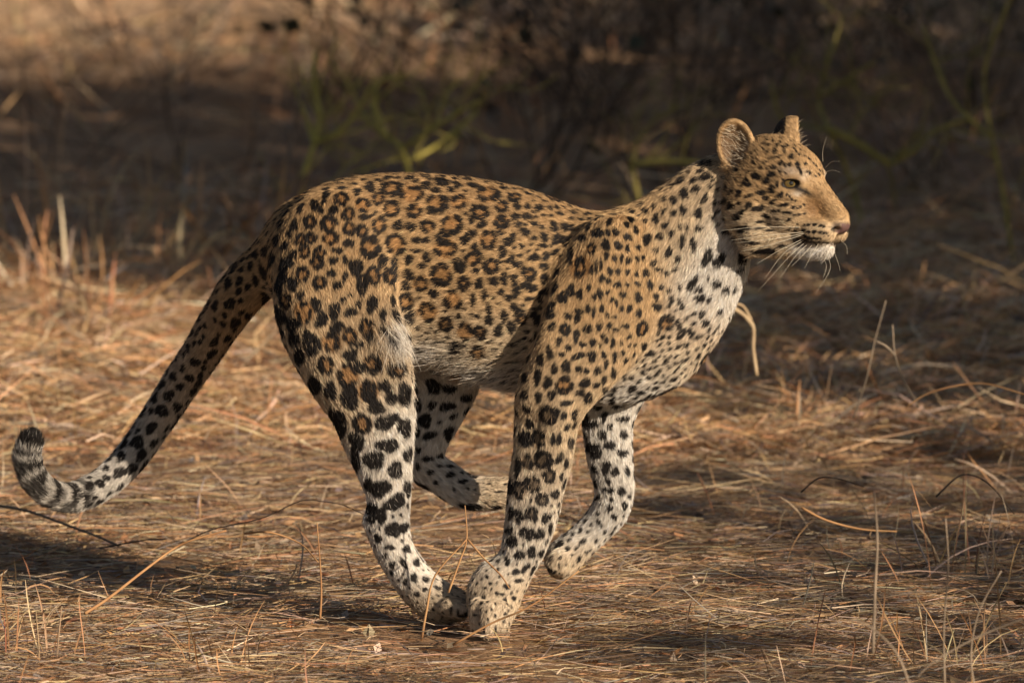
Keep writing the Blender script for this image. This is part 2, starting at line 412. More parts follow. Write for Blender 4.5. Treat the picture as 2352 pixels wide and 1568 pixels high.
MARKS += marks((705.6, 799.7), .45, [
 (350,300,45,35),(498,240,28,50),(215,250,45,55),R(280,385,50,58),(405,375,60,38,-30),(498,405,30,52),(155,380,40,75),(250,475,36,48),(410,495,54,36),(340,570,46,50),(515,540,26,32),(450,622,40,40),(245,560,25,70),
 (375,715,46,46),(515,715,18,46),(450,785,52,40,-30),(310,700,20,40),(320,820,28,34),(370,850,32,46),(440,925,36,42),(497,915,26,26),(325,875,28,18),(360,970,20,22),(420,1015,32,13),(508,1025,24,18),(435,1105,18,18),(490,1095,34,14,50),
 (560,1092,15,24),(545,1170,17,27),(605,1178,17,17),(500,1190,15,17),(600,1230,13,13),(665,1222,18,11),(560,1255,18,12),(430,1145,12,14),(395,1060,14,16),(640,1275,8,7),(670,1262,8,6),(690,1285,6,6),(715,1268,7,6),(650,1300,6,6),(690,1245,7,6),(740,1255,6,5),
 (310,220,40,52),(430,250,25,34),
 (1135,385,24,26),(1110,460,32,46),R(1180,460,42,48),(1255,465,13,33),(1285,465,13,33),R(1230,340,54,52),(1310,345,15,23),(1330,405,13,13),(1365,340,13,23),(1410,360,17,36),(1455,390,33,22,-20),(1345,485,18,32),R(1125,580,30,48),(1075,605,18,50),
 R(1200,565,44,48),(1290,560,21,26),R(1235,650,32,38),(1295,655,13,20),R(1150,690,42,43),R(1080,720,27,56),(1035,710,15,44),(1265,745,21,26),R(1200,770,34,34),R(1145,845,36,38),(1080,855,23,38),(1040,840,14,36),(1220,865,26,26),(1125,945,38,36),
 (1185,950,26,32),(1240,920,13,30),(1030,930,20,22),(1045,985,28,34),(985,1030,16,26),(1020,1085,15,26),(1085,1055,26,26),(1145,1040,26,28),(1195,1045,15,22),(1115,1120,30,16,-40),(1065,1140,20,18),(1155,1130,28,11,-45),(975,1085,9,12),(1080,1185,24,12,10),
 (1020,1215,18,16),(918,1165,10,11),(935,1200,10,9),(905,1222,10,9),(900,1270,11,13),(970,1250,13,10),(995,1255,13,9),(1010,1285,11,13),(1055,1275,12,14),(890,1300,8,8),(1010,1355,9,9),(860,1250,7,8),(940,1330,7,8),(1040,1320,8,12),(1120,310,22,24),
 (1460,520,38,42),(1545,495,28,24),(1610,535,26,23),(1615,440,24,23),(1615,360,33,16),(1525,610,26,33),(1570,630,20,26),(1635,630,13,28),(1450,650,38,36),(1515,720,16,12),(1550,725,16,16),(1605,730,28,20),(1480,765,24,11,-15),(1545,815,16,18),(1500,795,9,9),
 (1565,862,17,17),(1620,805,16,22),(1490,890,24,13,50),(1450,900,11,9),(1430,935,10,9),(1520,935,11,11),(1405,985,22,12,-40),(1475,980,9,13),(1430,1035,18,8),(1310,945,22,30,20),(1350,1055,9,7),(1390,560,18,30),(1400,470,20,20),(1545,400,18,16),
 (645,195,37,38),(725,210,34,24),(825,165,28,23),(815,255,28,24),(715,298,40,24),(600,370,38,34),(675,378,13,9),(625,445,40,20,-10),(745,350,24,13,-30),(680,550,17,17),(615,565,31,16),(565,520,17,19),(630,632,20,13),(675,600,16,9),(730,602,24,9),(730,645,24,15),
 (655,685,13,11),(565,605,13,17),(795,680,22,13,-20),(790,635,10,7),(750,720,9,13),(820,715,8,8),(857,720,7,9),(930,690,10,5),(560,290,22,40),(555,430,20,30),(880,745,5,5),(910,745,4,4),(870,690,5,5),(940,720,4,4),(900,710,4,4),
])
FACE = marks((1505.3, 216.4), .33, [
 (705,575,25,20,20),(805,562,22,17),(775,605,19,19),(810,660,21,21),(742,688,24,17),(768,725,18,14),(628,612,17,25),(655,637,16,13),(582,695,15,20),(655,710,22,12,-20),(492,748,17,19),(528,780,16,22),(590,760,12,11),(652,775,18,20,20),(720,795,35,17,-15),
 (820,752,20,12,-30),(872,702,20,13,-30),(900,770,22,11),(845,815,22,10),(918,825,24,9),(773,848,20,13),(603,825,20,14,-30),(570,855,21,17),(490,870,16,22),(730,888,22,9),(850,870,14,6),(928,872,12,10),(915,700,7,10),(935,712,6,8),(948,735,8,8),(975,745,7,9),
 (960,788,14,8),(990,795,8,6),(1010,783,8,8),(970,840,10,6),(1000,838,14,6,-15),(795,905,10,5),(615,930,38,13),(720,935,28,7),(795,950,25,7),(505,965,16,18),(845,628,10,18),(712,640,8,6),(710,740,8,6),(1035,770,7,7),(1040,830,12,5,-30),
 (823,510,15,15),(875,480,13,13),(905,495,8,11),(935,490,9,16,20),(943,435,13,17),(900,398,8,12),(830,400,11,15),(780,403,7,9),(990,497,12,24,-20),(1010,535,9,18,-20),(738,515,11,11),(770,478,14,7,-30),(800,448,14,6,-20),(850,440,30,6,-20),(715,305,18,9),
 (790,358,16,6),(850,360,8,12,40),(895,370,18,6),(760,350,8,6),(780,325,10,5),(820,330,8,6),(870,340,8,8),(920,360,8,7),(960,380,9,6),(980,400,7,8),(870,310,7,5),(1000,420,7,6),(1040,430,8,5),(1070,450,7,6),(1045,485,10,8),(1060,540,12,6),(1075,550,8,10),
 (1100,480,7,6),(1120,500,7,7),(1115,570,9,5),(1140,560,7,8),(1145,530,6,6),(650,540,14,8),(690,480,8,14,-30),(570,530,10,9),(500,640,8,12),(505,660,14,9,-40),(530,690,16,9,-40),(1165,545,7,5),(940,330,6,5),(1010,390,6,5),(700,540,6,5),
 (1035,912,7,6),(1065,910,9,7),(1108,908,10,8),(1150,915,10,7),(1172,922,7,6),(1030,948,9,9),(1065,958,9,8),(1105,958,11,9),(1148,962,11,8),(1175,965,8,7),(1195,968,5,5),(1050,1000,14,6),(1078,1002,11,7),(1105,1002,9,7),(1128,1004,9,6),(1150,1005,6,6),
 (1108,1030,7,6),(1140,1028,6,5),(1120,1045,5,5),(990,905,7,5),(940,930,8,5),(985,930,9,7),(975,950,12,5),(930,945,10,5),(1175,990,4,4),(1205,985,4,4),
 (770,1088,60,15,-14),(880,1055,30,9,-18),(640,1110,42,26),(665,1030,40,12),(530,1015,22,9),(600,955,28,8),(480,965,14,16),  # the long leading patches paint the shade under the jaw
 (350,575,32,24),(270,600,16,16),(320,530,25,12,-20),(275,470,14,20,20),(205,690,26,28),(280,662,22,22),(180,600,20,16,-40),(400,595,12,14),(395,850,14,14),(430,820,14,12),(415,760,12,12),(385,640,14,14),(430,670,10,10),(345,725,16,30,15),(435,905,10,12),
 (330,480,14,20),(240,540,10,16),(300,440,14,14),(380,480,14,22),(120,640,12,14),(160,620,10,12),(235,500,12,10),(190,560,10,12),
])
MARKS += [(1036, 1400, 3.0, 12, 8, 0), (1052, 1408, 2.6, 9, 0, 0), (1093, 1412, 10, 2.4, 0, 0), (1112, 1446, 2.6, 14, 0, 0), (1138, 1447, 2.6, 14, 0, 0), (1015, 1418, 2.4, 8, 20, 0), (1080, 1164, 30, 6, 0, 0), (1140, 1164, 16, 5, 0, 0), (1146, 1129, 14, 2.2, 0, 0), (1284, 1300, 2.2, 8, 0, 0), (1265, 1312, 12, 5, 20, 0), (1068, 1412, 12, 5, 0, 0), (1285, 1250, 12, 7, -55, 0)]  # toe-crease shade painted as thin dark lines, plus dark pads
# ------------------------------------------------------------------ leopard: coat colour, fur, eyes, whiskers
def sstep(a, b, x):
    t = np.clip((x - a) / (b - a), 0, 1)
    return t * t * (3 - 2 * t)


CH = ['torso', 'breast', 'neck', 'hind_near', 'hind_far', 'fore_near', 'fore_far', 'tail', 'head']


def vert_normals(V, Q):
    n = np.cross(V[Q[:, 2]] - V[Q[:, 0]], V[Q[:, 3]] - V[Q[:, 1]])
    N = np.stack([sum(np.bincount(Q[:, j], weights=n[:, k], minlength=len(V)) for j in range(4)) for k in range(3)], 1)
    return N / (np.linalg.norm(N, axis=1)[:, None] + 1e-12)


LN = vert_normals(LV, LQ)
Vf = LV.astype(np.float32)
nV = len(LV)
DS = np.zeros((nV, 9), np.float32); TT = np.zeros((nV, 9), np.float32)
for j, nm in enumerate(CH[:-1]):
    W, Rr, K = SEGS[nm]
    pad = (Rr * np.maximum(K, 1)).max() + .03
    m = np.all((LV > W.min(0) - pad) & (LV < W.max(0) + pad), axis=1)
    DS[:, j] = 1.0
    d, t = chain_sd(nm, Vf[m], True)
    DS[m, j] = d; TT[m, j] = t / (len(W) - 1)
DS[:, 8] = head_sd(Vf)
PART = DS.argmin(1)
WGT = np.exp(-np.clip(DS - DS.min(1)[:, None], 0, .2) / .012)
HV = to_head(LV)
flow = np.zeros((nV, 3))
for j, nm in enumerate(CH[:-1]):
    W = SEGS[nm][0]
    tg = np.gradient(W, axis=0); tg /= np.linalg.norm(tg, axis=1)[:, None]
    sgn = -1.0 if nm in ('torso', 'breast', 'neck') else 1.0
    g = tg[np.clip((TT[:, j] * (len(W) - 1)).astype(int), 0, len(W) - 1)] * sgn
    if nm in ('torso', 'breast', 'neck'): g = g + np.array([0, 0, -.45])
    flow += WGT[:, j:j + 1] * g
hd = HV - np.array([178.0, 0, -66.0])
hd = hd / (np.linalg.norm(hd, axis=1)[:, None] + 1e-9)
flow += WGT[:, 8:9] * (hd[:, :1] * HF + hd[:, 1:2] * HN + hd[:, 2:3] * HU)
flow -= (flow * LN).sum(1)[:, None] * LN
flow /= np.linalg.norm(flow, axis=1)[:, None] + 1e-9
flow = smooth_verts(flow, LQ, 6)
UV = to_photo(LV)


def lerp(a, b, t): return a + (b - a) * t[:, None]


TAN = np.array([.465, .312, .160]); OCH = np.array([.37, .20, .078]); PALE = np.array([.55, .435, .295]); WHITE = np.array([.70, .655, .59])
BLACK = np.array([.014, .011, .010]); PINK = np.array([.125, .068, .062])


def base_colour():
    u, v = UV[:, 0], UV[:, 1]
    w = [WGT[:, j] / WGT.sum(1) for j in range(9)]
    # torso: tan above, pale towards the belly
    t = sstep(600, 900, v - .10 * (u - 1100))
    TB = lerp(np.tile(TAN * np.array([.84, .80, .76]), (nV, 1)), np.tile(TAN, (nV, 1)), sstep(420, 620, v - .08 * (u - 1100)))
    ct = lerp(lerp(TB, np.tile(PALE, (nV, 1)), sstep(.0, .75, t)), np.tile(WHITE * .92, (nV, 1)), sstep(.78, 1.0, t))
    # chest and throat: white in front of a line from the jaw to the elbow
    s = (u - (1618 - (v - 560) * .62)) / 90.0
    cn = lerp(lerp(np.tile(TAN * 1.04, (nV, 1)), np.tile(PALE, (nV, 1)), sstep(-2.4, -.6, s)), np.tile(WHITE, (nV, 1)), sstep(-.8, .5, s))
    ch = lerp(TB, np.tile(PALE * 1.02, (nV, 1)), sstep(560, 900, v))
    ch = lerp(ch, np.tile(WHITE, (nV, 1)), sstep(830, 1010, v + .9 * (u - 900)) * .9)
    cf = lerp(lerp(np.tile(TAN * 1.02, (nV, 1)), np.tile(PALE * .98, (nV, 1)), sstep(650, 1050, v)), np.tile(WHITE * .92, (nV, 1)), sstep(980, 1260, v) * .7)
    cw = np.tile(WHITE * .93, (nV, 1))
    PAW = PALE * np.array([1.02, 1.05, 1.12])
    ch = lerp(ch, np.tile(PAW * .72, (nV, 1)), sstep(1300, 1385, v + .25 * (u - 980))); cf = lerp(cf, np.tile(PAW, (nV, 1)), sstep(1270, 1370, v))  # hind paw tone darkened for its shade, with a dirt-grey cast
    cw = lerp(cw, np.tile(PAW, (nV, 1)), np.maximum(sstep(1210, 1290, v), sstep(1060, 1110, u) * (u < 1180)))
    tl = TT[:, 7]
    ctl = lerp(np.tile(TAN * .9, (nV, 1)), np.tile(WHITE * .70, (nV, 1)), sstep(.05, .6, tl))
    # head
    a, b, c = HV[:, 0], np.abs(HV[:, 1]), HV[:, 2]
    chd = lerp(np.tile(TAN * np.array([1.0, 1.0, 1.0]), (nV, 1)), np.tile(PALE * 1.03, (nV, 1)), sstep(-10, -75, c) * sstep(130, 40, a))
    chd = lerp(chd, np.tile(WHITE, (nV, 1)), sstep(-114, -126, c) * sstep(52, 78, a))
    chd = lerp(chd, np.tile(WHITE * .95, (nV, 1)), .6 * np.exp(-((a - 82) / 20) ** 2 - ((b - 40) / 13) ** 2 - ((c - 34) / 12) ** 2))
    chd = lerp(chd, np.tile(WHITE * .95, (nV, 1)), .5 * np.exp(-((a - 66) / 22) ** 2 - ((b - 58) / 16) ** 2 - ((c - 44) / 9) ** 2))
    chd = lerp(chd, np.tile(WHITE * .9, (nV, 1)), .55 * np.exp(-((a - 80) / 14) ** 2 - ((b - 50) / 14) ** 2 - ((c + 6) / 7) ** 2))
    chd = lerp(chd, np.tile(PALE * 1.08, (nV, 1)), .65 * sstep(88, 112, a) * sstep(-60, -82, c) * sstep(-119, -114, c))
    chd = lerp(chd, np.tile(OCH * .62, (nV, 1)), np.clip(1.3 * np.exp(-((a - 116) / 26) ** 2 - ((b - 34) / 16) ** 2 - ((c + 36) / 26) ** 2), 0, .9))
    cols = [ct, cn, cn, ch, cw, cf, cw, ctl, chd]
    C = sum(w[j][:, None] * cols[j] for j in range(9))
    far = smooth_verts(C, LQ, 40)
    return lerp(far, C, in_head)


BASE = base_colour(); COAT = BASE.copy()
DARK = np.zeros(nV); OCHRE = np.zeros(nV)
view = bpy.context.view_layer
view.update()
kd = kdtree.KDTree(nV)
for i, p in enumerate(LV.tolist()):
    kd.insert(p, i)
kd.balance()
print('kd', time.time() - T0)
BLOBS = []      # centre, axis1, axis2, ra, rb, seed
PATCH = []
placed = []


def add_blob(c, n, ax, ra, rb):
    BLOBS.append((np.array(c), ax, np.cross(n, ax), ra, rb, rnd.random() * 9))


def add_rosette(c, n, ax, ra, rb, arcs=None):
    bx = np.cross(n, ax)
    m = min(ra, rb)
    th0 = min(.255 * m + .0012, .0072)
    k = arcs or rnd.choice([3, 3, 4, 4, 5])
    a0 = rnd.random() * 6.28
    per = 6.283 / k
    for i in range(k):
        half = per * rnd.uniform(.12, .34)
        th = th0 * rnd.uniform(.8, 1.35)
        rj = rnd.uniform(.84, 1.08)
        am = a0 + i * per + rnd.uniform(-.1, .1) * per
        for q in np.linspace(-half, half, 3):
            g = am + q
            r_ = rj * (1.0 - th / m * .8)
            p = c + ax * (math.cos(g) * ra * r_) + bx * (math.sin(g) * rb * r_)
            tdir = -ax * math.sin(g) * ra + bx * math.cos(g) * rb
            tdir /= np.linalg.norm(tdir)
            ln = .5 * half * math.hypot(math.sin(g) * ra, math.cos(g) * rb) + th * .35
            BLOBS.append((p, tdir, np.cross(n, tdir), max(ln, th), th * rnd.uniform(.85, 1.15), rnd.random() * 9))
    PATCH.append((np.array(c), max(ra, rb), (1 if (to_photo(c)[1] > 900 and to_photo(c)[0] > 1100) else 0)))


def photo_ray(u, v):
    d = fwd * DIST + right * ((u - 1176.0) * S) - up * ((v - 784.0) * S)
    d /= np.linalg.norm(d)
    ok, loc, nrm, idx = leopard.ray_cast(Vector(CAM + d * 15.0), Vector(d))
    return (np.array(loc), np.array(nrm)) if ok else (None, None)


for (u, v, a, b, ang, ring), face in [(m, 0) for m in MARKS] + [(m, 1) for m in FACE]:
    p, n = photo_ray(u, v)
    if p is None:
        continue
    g = math.radians(ang)
    ax = right * math.cos(g) - up * math.sin(g)
    ax = ax - n * (ax @ n)
    l_ = np.linalg.norm(ax)
    ax /= l_
    bx = np.cross(n, ax)
    cosv = max(.35, abs(n @ fwd))
    # undo foreshortening roughly: stretch along the direction that leans away
    sa = 1.0 / max(.45, l_); sb = 1.0 / max(.45, abs(bx @ (-right * math.sin(g) - up * math.cos(g))))
    ra, rb = a * S * sa, b * S * sb
    if face:
        q_ = 1.55 if (u > 1840 and v > 505) else 1.32
        ra *= q_; rb *= q_
    elif u > 1540 and v > 540: ra *= 1.25; rb *= 1.25
    elif ring: ra *= 1.06; rb *= 1.06
    elif u < 960 and v < 1250: ra *= 1.02; rb *= 1.02
    elif v < 900: ra *= 1.05; rb *= 1.05
    if ring and min(a, b) > 8:
        add_rosette(p, n, ax, ra, rb)
    else:
        add_blob(p, n, ax, ra * 1.06, rb * 1.06)
    placed.append((p, max(ra, rb)))

# the rest of the coat, where the photograph shows nothing or only small marks
cell = {}
CS = .03


def key(p): return (int(p[0] // CS), int(p[1] // CS), int(p[2] // CS))


def free(p, r):
    k = key(p)
    for i in (-1, 0, 1):
        for j in (-1, 0, 1):
            for l in (-1, 0, 1):
                for q, rq in cell.get((k[0] + i, k[1] + j, k[2] + l), ()):
                    if (p[0] - q[0]) ** 2 + (p[1] - q[1]) ** 2 + (p[2] - q[2]) ** 2 < (r + rq) ** 2:
                        return False
    return True


for p, r in placed:
    cell.setdefault(key(p), []).append((p, r))
near_face = (LN @ fwd) < -.25
cand = rng.permutation(nV)[:60000]
for i in cand:
    pt = PART[i]; u, v = UV[i]; p = LV[i]; n = LN[i]
    gap = 5.0; ring = False
    if pt == 0:
        if v < 430 + .10 * max(0, u - 1000): r = rnd.uniform(6, 11); gap = 1.5
        elif near_face[i]: r = rnd.uniform(4.5, 8.5); gap = 2
        else: r = rnd.uniform(20, 26); ring = True
    elif pt in (1, 2):
            r = rnd.uniform(4, 7); gap = 8
            if near_face[i] and u > 1590 - (v - 560) * .62: continue
    elif pt in (3, 4):
        if v > 1300 or (pt == 4 and u > 1085): r = rnd.uniform(2.5, 4); gap = 4.5
        elif v > 1160: r = rnd.uniform(4, 8); gap = 4
        elif v > 950: r = rnd.uniform(10, 17); gap = 5
        else: r = rnd.uniform(11, 17); gap = 3.5
    elif pt in (5, 6):
        if v > 1290: r = rnd.uniform(3, 4.5); gap = 4.5
        elif v > 1130: r = rnd.uniform(4, 8); gap = 4
        else: r = rnd.uniform(8, 13); gap = 5
    elif pt == 7:
        if TT[i, 7] > .70: continue
        r = rnd.uniform(11, 16) if rnd.random() < .7 else rnd.uniform(7, 10); gap = 2
    else:
        a, b, c = HV[i]
        if a > 60 or c < -60 or (c > 95 and abs(b) > 38): continue
        if b > 20 and near_face[i] and c < 22: continue
        r = rnd.uniform(2.6, 4.8); gap = 3
    if not free(p, (r + gap) * S * .96): continue
    cell.setdefault(key(p), []).append((p, (r + gap) * S * .96))
    ax = flow[i] if np.linalg.norm(flow[i]) > .1 else np.cross(n, fwd)
    ax = ax - n * (ax @ n); ax = ax / (np.linalg.norm(ax) + 1e-9)
    if ring: add_rosette(p, n, ax, r * S * 1.1, r * S)
    else: add_blob(p, n, ax, r * S * rnd.uniform(1.0, 1.35), r * S * rnd.uniform(.75, 1.0))
print('marks', len(BLOBS), time.time() - T0)


def coat_at(P, N=None, kdp=None):
    """darkness and ochre of the marks at points P (kd tree over P)"""
    dk = np.zeros(len(P)); oc = np.zeros(len(P)); br = np.zeros(len(P))
    for c, ax, bx, ra, rb, sd in BLOBS:
        hit = kdp.find_range(Vector(c), max(ra, rb) * 1.45)
        if not hit: continue
        idx = np.fromiter((h[1] for h in hit), int, len(hit))
        q = P[idx] - c
        x = (q @ ax) / ra; y = (q @ bx) / rb
        z = np.linalg.norm(q - np.outer(q @ ax, ax) - np.outer(q @ bx, bx), axis=1) / max(ra, rb)
        th = np.arctan2(y, x)
        rr = np.sqrt(x * x + y * y + z * z * .3) / (1 + .13 * np.sin(2 * th + sd) + .10 * np.sin(3 * th + sd * 2.3) + .05 * np.sin(5 * th + sd * 4))
        e = .0011 / max(min(ra, rb), .002)
        val = 1 - sstep(1 - e, 1 + e, rr)
        dk[idx] = np.maximum(dk[idx], val)
    for c, r, low in PATCH:
        hit = kdp.find_range(Vector(c), r)
        if not hit: continue
        idx = np.fromiter((h[1] for h in hit), int, len(hit))
        dist = np.fromiter((h[2] for h in hit), float, len(hit)) / r
        oc[idx] = np.maximum(oc[idx], (1 - sstep(.6, 1.0, dist)) * (.4 if low else 1))
        if low: dk[idx] = np.maximum(dk[idx], .72 * (1 - sstep(.4, .75, dist)))
    return dk, oc


# bands at the end of the tail, by distance along it
def tail_bands(t, s, ang):
    band = np.sin((s - .006 * np.sin(ang * 2 + s * 40) + .004 * np.sin(s * 95)) / .044 * 6.283 + 1.0)
    d = .98 * sstep(-.85, .15, band) * sstep(.64, .70, t) * (.75 + .25 * sstep(-1.2, .3, np.cos(ang)))
    return np.maximum(d, sstep(.965, .985, t))


def special(P, tailt, part):
    """nose, lips, eye rims, ear backs: colour that is the animal's own. returns black mask, pink mask, bare mask"""
    h = to_head(P); a, b, c = h[:, 0], np.abs(h[:, 1]), h[:, 2]
    blk = np.zeros(len(P)); pink = np.zeros(len(P)); bare = np.zeros(len(P))
    hm = part == 8
    # nose leather
    nz = np.sqrt(((a - 158) / 32) ** 2 + (b / 33) ** 2 + ((c + 81) / 20) ** 2)
    nose = (1 - sstep(.85, 1.0, nz)) * sstep(132, 144, a) * hm
    pink = np.maximum(pink, nose)
    blk = np.maximum(blk, .86 * nose * np.maximum(sstep(-72, -64, c), sstep(16, 23, b)))
    bare = np.maximum(bare, nose)
    nost = 1 - sstep(.6, 1.15, np.sqrt(((a - 160) / 18) ** 2 + ((b - 25) / 12) ** 2 + ((c + 86) / 8) ** 2))
    rim = 1 - sstep(.7, 1.0, np.sqrt(((a - 147) / 14) ** 2 + ((b - 28) / 8) ** 2 + ((c + 80 + .5 * (a - 147)) / 6) ** 2))
    blk = np.maximum(blk, np.maximum(nost, rim) * hm)
    # line under the nose and lips
    phil = np.exp(-(b / 2.6) ** 2) * sstep(-122, -112, c) * sstep(-94, -100, c) * (a > 150)
    lip = np.exp(-((c + 117 - .07 * (150 - a)) / 5.5) ** 2) * sstep(56, 74, a) * hm * sstep(176, 160, a)
    corner = np.exp(-((a - 80) / 30) ** 2 - ((c + 113) / 11) ** 2) * hm * (b > 20)
    blk = np.maximum(blk, np.maximum(np.maximum(phil * .8, lip * .95), corner * .95))
    # eye rim and tear line
    ex = np.sqrt(((a - EYE[0] - 8) / 26) ** 2 + ((b - EYE[1] - 6) / 26) ** 2 + ((c - EYE[2]) / 14.5) ** 2)
    rimv = 1 - sstep(.90, 1.06, ex)
    t = np.clip((a - 66) / 42, 0, 1)
    tear = np.exp(-((c - (14 - 26 * t)) / (11.5 - 6 * t)) ** 2) * sstep(56, 66, a) * sstep(116, 98, a) * (b > 24) * (b < 70)
    back = np.exp(-((c - 22) / 4) ** 2) * sstep(22, 30, a) * sstep(44, 36, a) * (b > 40) * .8
    blk = np.maximum(blk, np.maximum(np.maximum(rimv, tear), back) * hm)
    bare = np.maximum(bare, np.maximum(rimv, 0) * hm)
    return blk, pink, bare


EARV = np.zeros(nV); EARM = np.zeros(nV); EARIN = np.zeros(nV)
for c, f, u_, w_, t_, dp_ in EARS:
    Rm = frame_from(f, np.array(u_))
    q = (HV - np.array(c)) @ Rm
    e = np.sqrt((q[:, 0] / w_) ** 2 + (q[:, 1] / t_) ** 2 + (q[:, 2] / (dp_ + 4)) ** 2)
    nl = np.stack([LN @ HF, LN @ HN, LN @ HU], -1) @ (np.array(f) / np.linalg.norm(f))
    ins = (e < 1.25) & (HV[:, 2] > 52) & (PART == 8)
    EARM = np.maximum(EARM, ins)
    EARV = np.maximum(EARV, ins * (nl < -.25) * sstep(1.3, 1.1, e))
    rimr = np.sqrt((q[:, 0] / w_) ** 2 + (q[:, 1] / t_) ** 2)
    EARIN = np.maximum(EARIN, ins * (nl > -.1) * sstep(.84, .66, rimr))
dk, oc = coat_at(LV, None, kd)
tl = TT[:, 7]
tailW = SEGS['tail'][0]; tl_len = np.linalg.norm(np.diff(tailW, axis=0), axis=1).sum()
tang = np.arctan2(LN[:, 1], LN[:, 2] + .3 * LN[:, 0])
tb = tail_bands(tl, tl * tl_len, tang) * (PART == 7)
blk, pink, bare = special(LV, tl, PART)
# nothing marks the nose, and the ear hollow is dark brown
nohead = (PART == 8)
dk = np.maximum(dk * (1 - pink) * (1 - EARM), tb)
# darker line along the spine of the neck and the back of the ears
COAT = lerp(COAT, np.tile(OCH, (nV, 1)), oc * .9 * (1 - EARIN))
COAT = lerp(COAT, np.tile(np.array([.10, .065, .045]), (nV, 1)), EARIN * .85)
COAT = lerp(COAT, np.tile(BLACK, (nV, 1)), np.clip(np.maximum(np.maximum(dk, blk), EARV), 0, 1))
COAT = lerp(COAT, np.tile(PINK, (nV, 1)), pink * (1 - blk))
me = leopard.data
ca = me.color_attributes.new('coat', 'FLOAT_COLOR', 'POINT')
ca.data.foreach_set('color', np.hstack([COAT, np.ones((nV, 1))]).astype(np.float32).ravel())
m_skin, n, l, b = mat_new('leopard_skin')
at_ = n.new('ShaderNodeAttribute'); at_.attribute_name = 'coat'
nz = n.new('ShaderNodeTexNoise'); nz.inputs['Scale'].default_value = 260; nz.inputs['Detail'].default_value = 3
bp = n.new('ShaderNodeBump'); bp.inputs['Strength'].default_value = .25; bp.inputs['Distance'].default_value = .002
l.new(nz.outputs['Fac'], bp.inputs['Height']); l.new(bp.outputs[0], b.inputs['Normal'])
l.new(at_.outputs['Color'], b.inputs['Base Color'])
b.inputs['Roughness'].default_value = .62
b.inputs['Specular IOR Level'].default_value = .3
me.materials.append(m_skin)
tag(leopard, 'spotted leopard running towards the right over dry grass, tail curled up', 'leopard')

# fur -----------------------------------------------------------------
nF = 560000
q = LQ
A0 = np.linalg.norm(np.cross(LV[q[:, 2]] - LV[q[:, 0]], LV[q[:, 3]] - LV[q[:, 1]]), axis=1) * .5
vis = 1.0 - .55 * (((LN[q[:, 0]] @ fwd) > .25))
wh = (PART[q[:, 0]] == 8)
prob = A0 * vis * np.where(wh, 1.9, 1.0)
prob /= prob.sum()
fi = rng.choice(len(q), nF, p=prob)
ra_, rb_ = rng.random(nF), rng.random(nF)
wq = np.stack([(1 - ra_) * (1 - rb_), ra_ * (1 - rb_), ra_ * rb_, (1 - ra_) * rb_], 1)


def mixv(A):
    return (A[q[fi]] * wq.reshape(wq.shape + (1,) * (A.ndim - 1))).sum(1)


RP = mixv(LV); RN = mixv(LN); RF = mixv(flow); RC = None
RN /= np.linalg.norm(RN, axis=1)[:, None]
fpart = PART[q[fi, 0]]
fuv = to_photo(RP)
u, v = fuv[:, 0], fuv[:, 1]
ft = mixv(TT)
fh = to_head(RP)
keep = rng.random(nF) > mixv(bare) * 1.3
keep &= ~((np.abs(np.linalg.norm(fh - np.array([EYE[0] + 6, EYE[1] + 4, EYE[2]]), axis=1)) < 15))
# colour without marks is smooth: rebuild it from the vertices
RC = mixv(BASE)
flw = np.exp(-((u - 908) / 28) ** 2 - ((v - 762) / 40) ** 2) * ((fpart == 0) | (fpart == 3))
flw = np.maximum(flw, np.exp(-((u - 965) / 80) ** 2 - ((v - 815) / 30) ** 2) * (fpart == 0))
RC = lerp(RC, np.tile(WHITE * .92, (nF, 1)), np.clip(flw * 1.2, 0, .9))
earin = mixv(EARIN); earv = mixv(EARV); blk_, pink_, _ = special(RP, ft[:, 7], fpart)
ftl = ft[:, 7]
# length in metres by part
LEN = np.select([fpart == 0, fpart == 1, fpart == 2, fpart == 3, fpart == 4, fpart == 5, fpart == 6, fpart == 7],
                [.0118, .0118, .0135, .0108, .010, .0098, .010, .015], .007)
belly = sstep(.66, .88, (v - 400) / 520.) * (fpart == 0) * sstep(1260, 1180, u)
LEN = LEN + .009 * belly + .018 * belly * (rng.random(nF) < .10)
flank = np.exp(-((u - 905) / 60) ** 2 - ((v - 770) / 60) ** 2) * ((fpart == 0) | (fpart == 3))
flank = np.maximum(flank, np.exp(-((u - 960) / 70) ** 2 - ((v - 815) / 26) ** 2) * (fpart == 0))
LEN += .030 * flank * rng.random(nF)
LEN = np.where(fpart == 3, LEN - .003 * sstep(900, 1250, v) + .004 * sstep(900, 945, u) * (v > 780) * (v < 1100), LEN)
LEN = np.where((fpart == 7), .009 + .006 * sstep(.45, .95, ftl), LEN)
LEN = np.where((fpart > 2) & (fpart < 7) & (v > 1290), .0065, LEN)
hl = .0050 + .0042 * sstep(110, 20, fh[:, 0]) + .008 * sstep(-40, -100, fh[:, 0]) + .007 * sstep(-118, -140, fh[:, 2])
LEN = np.where(fpart == 8, hl, LEN)
LEN *= rng.uniform(.5, 1.35, nF) * np.where(rng.random(nF) < .04, 1.5, 1.0)
earm = mixv(EARM)
LEN = np.where((fpart == 8) & (np.abs(np.linalg.norm(fh - np.array([EYE[0] + 16, EYE[1] + 4, EYE[2] - 4]), axis=1)) < 34), .0032, LEN)
LEN = np.where(earm > .3, .0052, LEN)
inear = earin > .35
pick = inear & (rng.random(nF) < np.where(fh[:, 1] < 0, .16, .032))
LEN = np.where(pick, rng.uniform(.010, .022, nF), LEN)
